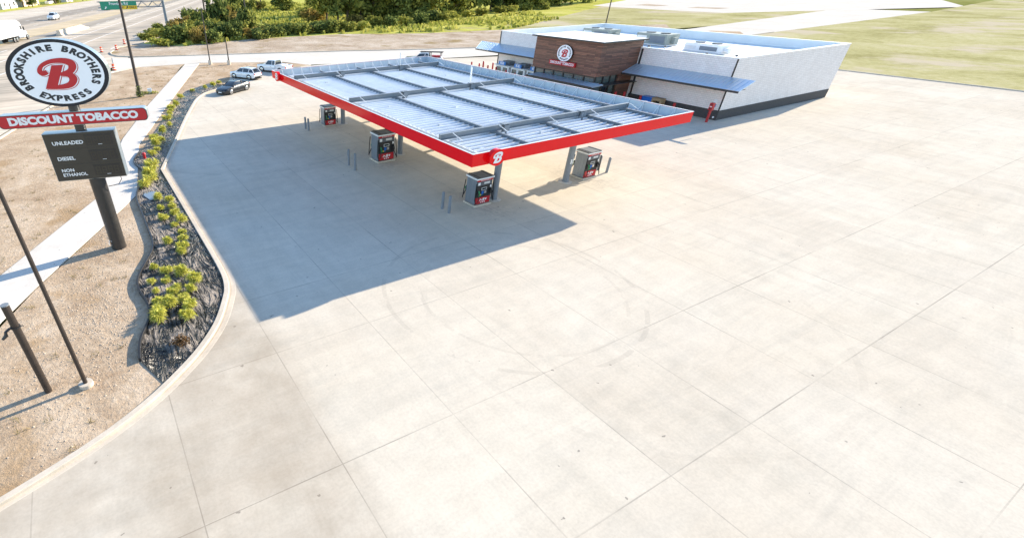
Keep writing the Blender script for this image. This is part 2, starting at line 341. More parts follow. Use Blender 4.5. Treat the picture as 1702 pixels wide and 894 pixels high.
def copy_tree(o, loc=None, rz=None, sc=None, label=None, group=None, parent=None):
    c = o.copy(); C.objects.link(c)
    if parent is not None: c.parent = parent
    if loc is not None: c.location = loc
    if rz is not None: c.rotation_euler = (0, 0, rz)
    if sc is not None: c.scale = (sc,)*3 if isinstance(sc, (int, float)) else sc
    if label: c['label'] = label
    if group: c['group'] = group
    for ch in list(o.children): copy_tree(ch, parent=c)
    return c
def struct(name, mb, mat, **kw): return tag(mb.build(name, mat, None, **kw), kind='structure')
def sheet(name, pts, z, mat):
    return struct(name, MB().poly([(p[0], p[1], z) for p in pts]), mat, tri=True)
ORD = ['first', 'second', 'third', 'fourth', 'fifth', 'sixth', 'seventh', 'eighth', 'ninth', 'tenth', 'eleventh', 'twelfth', 'thirteenth', 'fourteenth', 'fifteenth', 'sixteenth', 'seventeenth', 'eighteenth', 'nineteenth', 'twentieth', 'twenty-first', 'twenty-second', 'twenty-third', 'twenty-fourth', 'twenty-fifth', 'twenty-sixth', 'twenty-seventh', 'twenty-eighth', 'twenty-ninth', 'thirtieth']

def text_mb(s, size, off=0.0, sx=1.0, spacing=1.0, depth=0):
    cu = bpy.data.curves.new('t', 'FONT'); cu.body = s; cu.size = size; cu.offset = off; cu.align_x = 'CENTER'; cu.align_y = 'CENTER'; cu.space_character = spacing
    cu.extrude = depth; cu.resolution_u = 3
    o = bpy.data.objects.new('t', cu); C.objects.link(o); dg = bpy.context.evaluated_depsgraph_get(); dg.update()
    me = bpy.data.meshes.new_from_object(o.evaluated_get(dg)); mb = MB()
    mb.add([(v.co.x*sx, v.co.y, v.co.z) for v in me.vertices], [tuple(p.vertices) for p in me.polygons])
    bpy.data.meshes.remove(me); bpy.data.objects.remove(o); bpy.data.curves.remove(cu); return mb
def arc_text(word, rad, mid_deg, step_deg, size, off, outward=True):
    mb = MB(); n = len(word)
    for i, ch in enumerate(word):
        if ch == ' ': continue
        k = i-(n-1)/2
        a = mid_deg-k*step_deg if outward else mid_deg+k*step_deg
        rot = a-90 if outward else a+90
        M = Matrix.Translation((rad*math.cos(R(a)), rad*math.sin(R(a)), 0)) @ Matrix.Rotation(R(rot), 4, 'Z')
        mb.merge(text_mb(ch, size, off), M)
    return mb
def smooth_path(pts, k=6):
    out = []; n = len(pts)
    for i in range(n-1):
        p0, p1, p2, p3 = (np.array(pts[max(0, min(n-1, j))], float) for j in (i-1, i, i+1, i+2))
        for t in np.linspace(0, 1, k, endpoint=False):
            out.append(.5*((2*p1)+(-p0+p2)*t+(2*p0-5*p1+4*p2-p3)*t*t+(-p0+3*p1-3*p2+p3)*t**3))
    out.append(np.array(pts[-1], float)); return out
def ribbon(mb, pts, w, z):
    ps = smooth_path(pts); n = len(ps); ws = [np.interp(i/(n-1), np.linspace(0, 1, len(w)), w) for i in range(n)]; vs = []
    for i, p in enumerate(ps):
        d = ps[min(i+1, n-1)]-ps[max(i-1, 0)]; d = d/np.linalg.norm(d); nn = np.array([-d[1], d[0]])
        vs += [(*(p+nn*ws[i]/2), z), (*(p-nn*ws[i]/2), z)]
    return mb.add(vs, [(2*i, 2*i+1, 2*i+3, 2*i+2) for i in range(n-1)])
def letter_b(*a, **k):
    m = letter_b0(*a, **k); m.v = [(x+.27*y, y, z) for x, y, z in m.v]; return m
def letter_b0(z=0.0, grow=0.0, dx=0.0, dy=0.0):
    """slanted script capital B, about one unit tall"""
    mb = MB(); g = grow
    ribbon(mb, [(-.30+dx, .10+dy), (-.40+dx, .05+dy), (-.50+dx, .13+dy), (-.46+dx, .30+dy), (-.25+dx, .43+dy), (.05+dx, .455+dy), (.30+dx, .38+dy), (.375+dx, .22+dy), (.30+dx, .07+dy), (.10+dx, .00+dy)], [.15+g, .17+g, .14+g, .13+g, .14+g, .17+g, .20+g, .22+g, .20+g, .13+g], z)
    ribbon(mb, [(.06+dx, .0+dy), (.30+dx, -.03+dy), (.41+dx, -.19+dy), (.34+dx, -.36+dy), (.10+dx, -.43+dy), (-.28+dx, -.43+dy)], [.12+g, .17+g, .23+g, .22+g, .16+g, .11+g], z+.0022)
    e = g/2
    mb.poly([(-.34-e+dx, -.48-e+dy, z+.0044), (-.03+e+dx, -.48-e+dy, z+.0044), (.12+e+dx, .31+e+dy, z+.0044), (-.19-e+dx, .31+e+dy, z+.0044)]); return mb
def plane_basis(o, ax, up=(0, 0, 1)):
    """matrix taking XY-plane drawings to a wall with horizontal axis ax, origin o"""
    x = Vector(ax).normalized(); y = Vector(up); n = x.cross(y)
    return Matrix(((x.x, y.x, n.x, o[0]), (x.y, y.y, n.y, o[1]), (x.z, y.z, n.z, o[2]), (0, 0, 0, 1)))

# ------------------------------------------------------------------ world and sun
sun_v = Vector((2.53, .355, 1.0)).normalized(); EL = math.asin(sun_v.z)
wd = bpy.data.worlds.new('World'); scene.world = wd; wd.use_nodes = True; nt = wd.node_tree
sky = nt.nodes.new('ShaderNodeTexSky'); sky.sky_type = 'NISHITA'; sky.sun_disc = False; sky.sun_elevation = EL; sky.sun_rotation = math.atan2(sun_v.x, sun_v.y)
sky.air_density = 1.0; sky.dust_density = .1; sky.ozone_density = 2.1
nt.links.new(sky.outputs[0], nt.nodes['Background'].inputs['Color']); nt.nodes['Background'].inputs['Strength'].default_value = .15
sl = bpy.data.lights.new('sun', 'SUN'); so = bpy.data.objects.new('sun', sl); C.objects.link(so); sl.energy = 4.75; sl.angle = R(.5); sl.color = (1.0, .875, .69)
so.rotation_euler = sun_v.to_track_quat('Z', 'Y').to_euler(); so.location = (30, 5, 60)
vs_ = scene.view_settings; scene.display_settings.display_device = 'sRGB'; vs_.view_transform = 'Standard'; vs_.look = 'None'; vs_.exposure = 1.26; vs_.gamma = 1; vs_.use_curve_mapping = False
scene.render.engine = 'CYCLES'; scene.cycles.max_bounces = 6; scene.cycles.diffuse_bounces = 3; scene.cycles.glossy_bounces = 3; scene.cycles.use_denoising = True
# ------------------------------------------------------------------ the setting
RD = np.array([.316, .949]); RN = np.array([-.949, .316])
def road(n, t): q = RN*n+RD*t; return (float(q[0]), float(q[1]))
sheet('ground', [(-1600, -700), (2200, -700), (2200, 3200), (-1600, 3200)], -.30, M_LAND)
sheet('highway', [road(40, -160), road(40, 900), road(148, 900), road(148, -160)], -.06, M_HW)
# side of the highway: near grass island, its tip and the meadow behind
meadow = [G(232, 74), G(262, 66), G(290, 60), G(330, 25), G(395, 3), road(29, 520), (330, 430), (420, 240), (230, 168), G(1000, 14), G(930, 30), G(850, 50), G(700, 57), G(573, 58), G(420, 67), G(330, 78), G(270, 81)]
sheet('meadow', meadow, -.045, M_GRASS)
sheet('dry_field', [G(850, 49), G(1000, 11), G(1200, 20), (300, 96), G(1200, 42), G(1100, 50), G(1000, 52), G(900, 62), G(800, 72)], -.035, M_DRY)
dirt = [G(183, 89), G(196, 80), G(232, 73), G(300, 77), G(420, 65), G(573, 57), G(700, 56), G(850, 49), G(930, 45), (150, 88), (130, 72), (62, 74.5), G(700, 82), G(573, 85), G(420, 89.5), G(225, 95), G(196, 94)]
sheet('graded_dirt', dirt, -.025, M_DIRT2)
sheet('verge_dirt', [road(39.4, 20), road(39.4, 72), road(38.6, 78), G(232, 112), G(307, 107), G(300, 112), (-16.5, 32), (-20, 17), (-27, 4), (-40, -6), (-44, -12), road(39.4, -12)], -.02, M_DIRT)
KERB = [(-30, -9.2), (-25.2, -7.7), (-21.5, -6.3), (-19.2, -5.0), (-17.4, -3.5), (-16.3, -2.3), (-15.4, -1.0), (-14.6, .7), (-14.2, 1.9), (-14.0, 3.8), (-14.0, 8.7), (-14.05, 17.3), (-14.1, 23.2)]
KERB2 = [(-14.1, 23.2), (-11.5, 31.5), (-8.9, 39.9), (-6.4, 47.5), (-5.0, 51.2), (-3.3, 54.2), (-1.2, 56.2), (1.2, 58.8)]
kp = smooth_path(KERB, 5)+smooth_path(KERB2, 5)[1:]
kp = [(float(p[0]), float(p[1])) for p in kp]
isl = [G(383, 126.5), G(405, 121.5), G(432, 115.5), G(462, 113.5), G(500, 112.5), G(516, 109.5), G(508, 107.2), G(470, 104.6), G(400, 104), G(334, 105)]
lotp = kp+[isl[0]]+isl[1:6]+[(26, 70), (60, 60), (93, 52), (93, -70), (-60, -70), (-60, -16), (-38, -12)]
sheet('lot', lotp, 0.0, M_LOT)
walkL = [(-38, -29), (-25.2, 9.2), (-19.6, 19.1), (-16.2, 35.3), (-11.5, 50.9), (-.3, 84.2)]
walkR = [(2.4, 84.0), (-7.2, 55.8), (-15.0, 32.2), (-16.9, 18.2), (-19.5, 13.7), (-23.4, 6.9), (-24.8, 4.2), (-36, -29)]
isle = kp[25:]+[isl[0]]+isl[1:]
sheet('island_dirt', [(-19.5, 13.5), (-23.4, 6.7), (-27, -1), (-31, -9.4)]+kp+isl+[(2.4, 84.0), (-7.2, 55.8), (-15.0, 32.2), (-16.9, 18.2)], -.012, M_DIRT)
wl = walkL[1:]; wr = walkR[:-1]
struct('sidewalk', MB().prism([(-29.5, -5.5)]+wl+wr+[(-27.6, -3.2)], -.05, .035), M_WALK, tri=True)
drive = [road(39.2, 78), G(186, 96), G(196, 98), G(225, 96), G(420, 90), G(573, 85.5), G(700, 83), (62, 73.7), (95, 68.5), (125, 72.5), (170, 79), (280, 95), (280, 66), (150, 57), (93, 50), (80, 58), (40, 66), (20.3, 71), G(516, 108.4), G(470, 103.6), G(332, 104.8), G(307, 107), G(232, 112), road(38.4, 72)]
sheet('drive', drive, -.008, M_DRIVE)
sheet('far_lot', [G(985, 10), G(1040, 1), (330, 240), (520, 150), (330, 70), G(1202, 22), G(1100, 17)], -.03, M_DRIVE)
for a in ([G(1055, 9), G(1075, 7), G(1112, 10), G(1090, 11)], [G(1140, 13.5), G(1160, 12), G(1215, 14), G(1190, 15.5)]): sheet('planting_island', a, -.02, M_DIRT2)
sheet('planting_island', [G(1165, 55), G(1182, 51.5), G(1230, 53), G(1240, 60)], -.003, M_DIRT)
def strip(name, path, w, z0, z1, mat, kind='structure'):
    ps = [np.array(p[:2], float) for p in path]; n = len(ps); rings = []
    for i, p in enumerate(ps):
        d = ps[min(i+1, n-1)]-ps[max(i-1, 0)]; d /= np.linalg.norm(d); m_ = np.array([-d[1], d[0]])
        a, b = p+m_*w/2, p-m_*w/2; rings.append([(*b, z0), (*b, z1), (*a, z1), (*a, z0)])
    o = MB().loft(rings).build(name, mat, bevel=.02)
    return tag(o, kind=kind) if kind else o
strip('kerb', [(p[0]-.12, p[1]+.02) for p in kp], .26, -.05, .14, M_KERB)
strip('gutter_pan', [(p[0]+.22, p[1]-.06) for p in kp], .26, -.05, .006, M_KERB)
strip('kerb', [(93, -70), (93, 46), (96, 51), (102, 53), (150, 57)], .25, -.05, .13, M_KERB)
sheet('east_field', [(93.1, -70), (93.1, 46), (96, 51), (102, 53), (150, 57), (280, 66), (700, 120), (700, -70)], -.02, M_DRY)
strip('kerb', [isl[0]]+isl[1:6], .22, -.05, .13, M_KERB)
strip('kerb', [G(183, 88), G(186, 91.5), G(196, 94), G(225, 95.5), G(420, 90), G(573, 85.5), G(700, 83), (62, 73.9), (95, 68.7)], .28, -.05, .13, M_KERB)
strip('kerb', [road(39.4, -12), road(39.4, 20), road(39.4, 70), road(38.4, 73.5), G(232, 112)], .3, -.06, .10, M_KERB)
strip('kerb', [G(183, 88), G(196, 79.5), G(232, 73), G(262, 65), road(40.2, 190), road(40.2, 400)], .3, -.06, .08, M_KERB)
# planting bed of black film
BEDL = [(-19.2, -2.2), (-19.0, -.8), (-18.4, .8), (-18.3, 2.3), (-18.5, 3.7), (-18.4, 5.0), (-17.8, 6.6), (-17.2, 8.1), (-17.0, 9.6), (-17.0, 11.8), (-17.0, 14.3), (-17.0, 17.0), (-16.7, 19.0), (-16.0, 20.5), (-15.7, 23.3), (-16.1, 25.9), (-15.9, 27.6), (-14.6, 31.2)]
bl = [(float(p[0]), float(p[1])) for p in smooth_path(BEDL, 4)]
bed = bl+[(-8.6, 49.6), (-5.4, 57.6), (-1.0, 62.0), (1.0, 59.4)]+[p for p in reversed(kp) if p[1] > -4.6 and p[0] > -19]
bed = [(p[0], p[1]) for p in bed]
# crinkled film: triangulated polygon, subdivided and displaced
def film():
    me = bpy.data.meshes.new('planting_bed'); bm = bmesh.new()
    vs = [bm.verts.new((p[0], p[1], .03)) for p in bed]; bm.faces.new(vs); bmesh.ops.triangulate(bm, faces=bm.faces[:])
    for _ in range(8):
        long_ = [e for e in bm.edges if e.calc_length() > .6]
        if not long_: break
        bmesh.ops.subdivide_edges(bm, edges=long_, cuts=1); bmesh.ops.triangulate(bm, faces=[f for f in bm.faces if len(f.verts) > 3])
    for v in bm.verts:
        if not v.is_boundary: v.co.z = .05+.05*random.random()
    bm.to_mesh(me); bm.free(); me.materials.append(M_FILM); o = bpy.data.objects.new('planting_bed', me); C.objects.link(o)
    me.polygons.foreach_set('use_smooth', [True]*len(me.polygons)); return tag(o, kind='structure')
film()
ed = strip('landscape_edging', [p for p in bl if p[1] < 30], .11, -.02, .20, M_BLACK, None); tag(ed, 'black plastic edging strip winding along the bare dirt side of the planting bed', 'garden edging')
# puddle on the film
pw = MB(); c0 = G(252, 328); pw.poly([(c0[0]+.42*math.cos(a)*(1+.3*math.sin(3*a)), c0[1]+1.1*math.sin(a)*(1+.2*math.cos(2*a)), .125) for a in np.linspace(0, 2*math.pi, 20, endpoint=False)])
M_POND = plain('puddle', (.16, .20, .24), .06, var=.05, spec=.9); struct('puddle', pw, M_POND, tri=True)
# painted lines on the highway
def line(n, t0, t1, w, mat, dash=None):
    mb = MB(); t = t0
    while t < t1:
        e = min(t1, t+(dash[0] if dash else 1e9)); a, b, c, d = road(n-w/2, t), road(n-w/2, e), road(n+w/2, e), road(n+w/2, t)
        mb.poly([(*a, -.05), (*b, -.05), (*c, -.05), (*d, -.05)]); t = e+(dash[1] if dash else 1e9)
    return struct('lane_line', mb, mat)
for n, w, m, d in ((47.5, .3, M_LINEW, (4, 9)), (57.5, .35, M_LINEW, None), (64.5, .35, M_LINEW, None), (71.5, .3, M_LINEW, (4, 9)), (78.2, .35, M_LINEY, None), (86.6, .35, M_LINEY, None), (92.6, .3, M_LINEW, (4, 9)), (98.6, .3, M_LINEW, (4, 9)), (105, .3, M_LINEW, (4, 9)), (112.5, .35, M_LINEW, None), (122, .3, M_LINEW, None), (131, .3, M_LINEW, (4, 9))):
    line(n, -60, 620, w, m, d)
sheet('far_verge', [road(143, 100), road(141, 300), road(138.5, 420), road(139, 700), road(190, 700), road(200, 100)], -.04, M_GRASS)
# stones on the bare dirt
def in_poly(p, poly):
    c = False; j = len(poly)-1
    for i in range(len(poly)):
        if (poly[i][1] > p[1]) != (poly[j][1] > p[1]) and p[0] < (poly[j][0]-poly[i][0])*(p[1]-poly[i][1])/(poly[j][1]-poly[i][1])+poly[i][0]: c = not c
        j = i
    return c
def stones(n, centre, spread, smax, poly=None, z=0):
    mb = MB()
    for _ in range(n):
        x, y = random.gauss(centre[0], spread[0]), random.gauss(centre[1], spread[1])
        if poly and not in_poly((x, y), poly): continue
        s = smax*random.random()**2.2+.018; a = random.random()*6.3; vs = []
        for k in range(5): vs.append((x+s*math.cos(a+k*1.257)*random.uniform(.6, 1.1), y+s*math.sin(a+k*1.257)*random.uniform(.6, 1.1), z))
        top = (x+random.uniform(-.3, .3)*s, y+random.uniform(-.3, .3)*s, z+s*.7)
        mb.add(vs+[top], [(k, (k+1) % 5, 5) for k in range(5)])
    return mb
dp = [(-24.6, 4.2), (-27.6, -3.2), (-26, -7.5), (-21.5, -6), (-19.3, -2.5), (-18.6, .5), (-18.7, 4), (-17.5, 8), (-17.2, 12), (-17.3, 17), (-19.5, 13.6)]
sm = stones(1700, (-20.2, 3.2), (1.2, 3.2), .042, dp, -.01); sm.merge(stones(900, (-19.4, 11), (1.0, 2.0), .04, dp, -.01)); sm.merge(stones(900, (-22, -1), (2, 3), .04, dp, -.01))
sm.merge(stones(1600, (-26, 20), (4, 12), .05, [(-26, 8), (-20.5, 19), (-17, 35), (-13, 50), (-22, 55), (-32, 30), (-33, 10)], -.02))
tag(sm.build('gravel', M_STONE), 'small pale stones strewn over the bare brown dirt around the price sign pole', 'gravel', kind='stuff')

# ------------------------------------------------------------------ vegetation
def leaf_cloud(name, mat, clumps, n, size, parent=None, thin=.55, up=0.0):
    """leaf sized quads spread through the volume of irregular clumps"""
    w = np.array([c[3]*c[4]*c[5] for c in clumps])**.75; w = w/w.sum(); idx = rng.choice(len(clumps), n, p=w); cl = np.array([c[:6] for c in clumps])[idx]
    d = rng.normal(size=(n, 3)); d /= np.linalg.norm(d, axis=1)[:, None]; r = rng.random(n)**.45
    p = cl[:, :3]+d*cl[:, 3:6]*r[:, None]*(1+.22*rng.normal(size=(n, 1))); p[:, 2] = np.maximum(p[:, 2], .02)
    nn = rng.normal(size=(n, 3)); nn[:, 2] += up; nn /= np.linalg.norm(nn, axis=1)[:, None]
    a = np.cross(nn, rng.normal(size=(n, 3))); a /= np.linalg.norm(a, axis=1)[:, None]; b = np.cross(nn, a)
    s = size*(.55+.9*rng.random((n, 1))); a *= s; b *= s*thin
    v = np.stack([p-a, p+b*.9, p+a, p-b*.9], 1).reshape(-1, 3)
    me = bpy.data.meshes.new(name); me.from_pydata(v.tolist(), [], np.arange(4*n).reshape(n, 4).tolist()); me.materials.append(mat)
    o = bpy.data.objects.new(name, me); C.objects.link(o); o.parent = parent; return o
def make_tree(name, label, h, mat, n, size, spread=.36, low=.25, slim=False):
    t = thing(name, label, 'tree'); mb = MB()
    trunk = [(0, 0, 0), (.05*h*random.uniform(-.6, .6), .02*h, .3*h), (.04*h*random.uniform(-.8, .8), -.02*h, .55*h), (0, 0, .82*h)]
    mb.tube(trunk, [.028*h, .020*h, .014*h, .004*h], 8); cl = []
    for k in range(11):
        z = h*(low+(.95-low)*(k+.5)/11); a = k*2.4+random.random(); rr = spread*h*(1.05-abs((z/h-.55))*1.2)*random.uniform(.45, .95)
        e = (rr*math.cos(a), rr*math.sin(a), z); s = h*random.uniform(.11, .19)
        cl.append((*e, s*1.15, s*1.15, s*.8)); mb.tube([(0, 0, z*.72), (e[0]*.5, e[1]*.5, z*.86), e], [.011*h, .007*h, .003*h], 5)
    cl.append((0, 0, .86*h, .15*h, .15*h, .13*h)); cl.append((0, 0, .6*h, .2*h, .2*h, .2*h))
    mb.build('trunk', M_BARK, t, smooth=True); leaf_cloud('crown', mat, cl, n, size, t); return t
def make_bush(name, label, r, h, mat, n, size, cat='bush'):
    t = thing(name, label, cat); cl = []; mb = MB()
    for k in range(8):
        a = k*2.4; rr = r*random.uniform(.2, .75); z = h*random.uniform(.25, .75); s = r*random.uniform(.3, .5)
        cl.append((rr*math.cos(a), rr*math.sin(a), z, s, s, s*.8*h/r)); mb.tube([(0, 0, 0), (rr*.4*math.cos(a), rr*.4*math.sin(a), z*.5), (rr*math.cos(a), rr*math.sin(a), z)], [.03*h, .02*h, .008*h], 5)
    mb.build('stem', M_SAND, t); leaf_cloud('foliage', mat, cl, n, size, t); return t
T = [make_tree('tree', 'x', 12, L_TREE, 2300, .52), make_tree('tree', 'x', 12, L_DARK, 2500, .52, .40, .12), make_tree('tree', 'x', 12, L_OLIVE, 1900, .48, .30, .28), make_tree('tree', 'x', 12, L_TREE, 2100, .52, .34, .08)]
used_t = [False]*4
def plant_tree(k, xy, h, label, group='trees of the belt behind the meadow', wide=1.0):
    s = h/12; o = T[k]; rz = random.random()*6.3
    if not used_t[k]:
        used_t[k] = True; o.location = (*xy, -.1); o.rotation_euler = (0, 0, rz); o.scale = (s*wide, s*wide, s); tag(o, label, 'tree', group); return o
    return copy_tree(o, (*xy, -.1), rz, (s*wide, s*wide, s), label, group)
belt = [(466, 17, 15, 1, 1.15), (476, 18, 12, 3, 1.1), (515, 16, 10, 0, .8), (543, 40, 15, 2, 1.0), (562, 42, 15, 0, 1.0), (578, 42, 17, 2, 1.05), (600, 40, 14, 3, 1.2), (620, 40, 13, 2, 1.2), (636, 38, 12, 3, 1.3), (655, 38, 16, 1, 1.15), (672, 37, 15, 3, 1.2), (690, 35, 17, 1, 1.2), (708, 34, 16, 0, 1.15), (722, 34, 15, 2, .9), (740, 27, 18, 1, 1.15), (757, 26, 17, 3, 1.1), (776, 23, 19, 1, 1.15), (795, 21, 18, 0, 1.0), (815, 19, 19, 1, 1.2), (836, 17, 19, 3, 1.2), (858, 16, 18, 1, 1.1), (880, 15, 20, 3, 1.15), (903, 13, 19, 1, 1.15), (925, 10, 20, 3, 1.15), (948, 8, 20, 1, 1.15), (970, 5, 19, 3, 1.0), (990, 3, 12, 0, 1.0), (585, 25, 17, 1, 1.2), (640, 20, 18, 1, 1.3), (610, 18, 16, 3, 1.2), (680, 16, 18, 3, 1.3), (760, 8, 20, 1, 1.3), (850, 3, 20, 3, 1.3)]
desc = ['mid green tree with a round crown', 'dark dense evergreen looking tree', 'pale yellow green airy tree', 'dark green tree leafy to the ground']
cnt = {}
for i, (u, v, h, k, w) in enumerate(sorted(belt)):
    cnt[k] = cnt.get(k, -1)+1
    plant_tree(k, G(u, v), h, '%s, %s of its kind from left in belt' % (desc[k], ORD[cnt[k]]), wide=w)
# right of the photograph the field carries on with scattered trees
BU = [make_bush('bush', 'x', 2.6, 3.4, L_OLIVE, 1300, .34), make_bush('bush', 'x', 2.6, 3.6, L_DARK, 1500, .34), make_bush('bush', 'x', 2.6, 3.0, L_RUST, 1100, .34), make_bush('bush', 'x', 2.6, 3.0, L_WEED, 1000, .34), make_bush('bush', 'x', 2.6, 3.6, L_TREE, 1300, .34)]
used_b = [False]*5
def plant_bush(k, xy, r, h, label, group):
    o = BU[k]; sc = (r/2.6, r/2.6, h/3.3); rz = random.random()*6.3
    if not used_b[k]:
        used_b[k] = True; o.location = (*xy, -.08); o.rotation_euler = (0, 0, rz); o.scale = sc; tag(o, label, 'bush', group); return o
    return copy_tree(o, (*xy, -.08), rz, sc, label, group)
bd = ['olive green bush', 'dark green bush', 'rusty yellow bush', 'pale weedy shrub', 'mid green bush']
spots = [(243, 66, 2.6, 2.0, 0), (258, 62, 3.0, 2.6, 0), (270, 57, 3.4, 3, 4), (272, 76, 3.0, 2.2, 3), (284, 70, 3.6, 4, 1), (296, 72, 3.4, 4.4, 1), (300, 58, 3.4, 4.6, 2), (310, 50, 3.0, 4.6, 2), (312, 68, 3.2, 4.6, 0), (318, 48, 3.4, 6, 1), (324, 62, 3.4, 5, 0), (332, 72, 3.2, 4.6, 2), (335, 52, 3.4, 6, 4), (346, 64, 3.4, 4.6, 1), (350, 72, 3.0, 3.4, 1), (358, 60, 3.4, 5, 0), (367, 50, 4.2, 9.5, 1), (372, 46, 3.8, 8.5, 1), (376, 64, 3.0, 4.0, 4), (384, 66, 3.6, 4.4, 1), (388, 44, 4, 8, 0), (394, 52, 3.4, 6.4, 2), (400, 62, 3.2, 5.0, 0), (408, 60, 2.2, 7.5, 1), (416, 60, 2.6, 6.5, 4), (425, 62, 3.2, 4, 1), (433, 64, 3.0, 3.6, 1), (443, 57, 3.0, 3.2, 4), (452, 60, 3.2, 3.6, 1), (462, 52, 2.8, 3.2, 0), (470, 57, 3.0, 3.6, 1), (482, 54, 3.0, 3.0, 4), (492, 54, 2.8, 2.8, 0), (503, 56, 3.2, 3.4, 1), (512, 54, 2.6, 2.8, 2), (528, 52, 3.2, 3.6, 1), (540, 53, 3.4, 4.0, 1), (552, 53, 3.0, 3.8, 4), (565, 52, 3.0, 3.4, 0), (580, 52, 2.8, 3.0, 0), (596, 50, 3.0, 3.0, 3), (390, 20, 4, 7, 4), (402, 22, 3.6, 6, 1), (418, 22, 3.6, 6, 4), (424, 18, 3.4, 5.0, 1), (436, 14, 2.6, 4, 0), (508, 32, 4, 4.6, 1), (522, 37, 4.4, 5, 1), (590, 44, 3, 4, 1), (622, 46, 3, 4, 0), (650, 45, 3, 3.4, 1), (676, 43, 3, 3.4, 3), (700, 42, 3.4, 4, 1), (716, 38, 3.4, 4, 1), (735, 37, 3.2, 3.4, 0), (752, 32, 3.4, 3.2, 3), (775, 28, 3.2, 3, 3), (800, 26, 3.2, 3.2, 0), (830, 22, 3.2, 3.2, 0), (850, 21, 3, 3.2, 3), (875, 18, 3, 3, 4), (905, 16, 3, 3, 4)]
cnt = {}
for (u, v, r, h, k) in sorted(spots):
    k = random.choice((0, 2, 4)) if k == 1 and random.random() < .5 else k
    h *= .72 if 424 < u < 560 and v > 45 else .85; v += 1.5 if 424 < u < 560 and v > 45 else 0
    cnt[k] = cnt.get(k, -1)+1; o = ORD[cnt[k]] if cnt[k] < len(ORD) else 'last'
    plant_bush(k, G(u, v), r, h, '%s, %s of its colour from the left in the meadow' % (bd[k], o), 'bushes along the meadow edge')
# weeds
def weeds(poly, n, size, tall):
    xs = [p[0] for p in poly]; ys = [p[1] for p in poly]; vs = []; fs = []
    while len(fs) < n:
        x, y = random.uniform(min(xs), max(xs)), random.uniform(min(ys), max(ys))
        if not in_poly((x, y), poly): continue
        if math.sin(x*.13+1.3*math.sin(y*.09))+math.sin(y*.17+x*.05) < -.5 and random.random() < .75: continue
        for _ in range(4):
            a = random.random()*6.3; s = size*random.uniform(.5, 1.4); hh = tall*random.uniform(.4, 1.3); ox, oy = random.gauss(0, .35), random.gauss(0, .35); k = len(vs)
            dx, dy = math.cos(a)*s, math.sin(a)*s
            vs += [(x+ox-dx, y+oy-dy, -.05), (x+ox+dx, y+oy+dy, -.05), (x+ox+dx*.7+dy*.5, y+oy+dy*.7-dx*.5, hh), (x+ox-dx*.5+dy*.5, y+oy-dy*.5-dx*.5, hh*.9)]; fs.append((k, k+1, k+2, k+3))
    me = bpy.data.meshes.new('tall_grass'); me.from_pydata(vs, [], fs); me.materials.append(L_WEED); o = bpy.data.objects.new('tall_grass', me); C.objects.link(o); return o
wp = [G(262, 66), G(330, 27), G(395, 5), G(520, 6), G(640, 18), G(735, 36), G(880, 20), G(930, 32), G(850, 48), G(700, 55), G(573, 56), G(420, 65), G(330, 76), G(270, 79)]
tag(weeds(wp, 16000, .35, .8), 'yellow green tall grass and weeds filling the meadow between dirt strip and tree belt', 'tall grass', kind='stuff')
def sparse_weeds(polys, n):
    vs = []; fs = []
    for poly, k_ in polys:
        xs = [p[0] for p in poly]; ys = [p[1] for p in poly]; c = 0
        while c < n*k_:
            x, y = random.uniform(min(xs), max(xs)), random.uniform(min(ys), max(ys))
            if not in_poly((x, y), poly): continue
            c += 1
            for _ in range(14):
                a = random.random()*6.283; L = random.uniform(.08, .24); ox, oy = x+random.gauss(0, .10), y+random.gauss(0, .10); k = len(vs); w = .012
                vs += [(ox-w*math.sin(a), oy+w*math.cos(a), -.02), (ox+w*math.sin(a), oy-w*math.cos(a), -.02), (ox+L*math.cos(a), oy+L*math.sin(a), random.uniform(.04, .2))]; fs.append((k, k+1, k+2))
    me = bpy.data.meshes.new('sparse_weeds'); me.from_pydata(vs, [], fs); me.materials.append(leaf_mat('sparse_weed_leaves', [(0, (.10, .11, .03)), (.5, (.26, .21, .09)), (1, (.42, .34, .18))])); o = bpy.data.objects.new('sparse_weeds', me); C.objects.link(o); return o
tag(sparse_weeds([(dp, .5), ([(-27, 5), (-24.8, 9), (-19.8, 19), (-16.5, 35), (-12, 50), (-3, 77), (-9, 80), (-24, 40), (-34, 20)], 2.2), ([(-6.5, 55), (1, 61), (4, 66), (9, 72), (2.6, 82)], .35)], 75), 'thin dry weeds scattered over the bare brown dirt beside the sidewalk', 'weeds', kind='stuff')
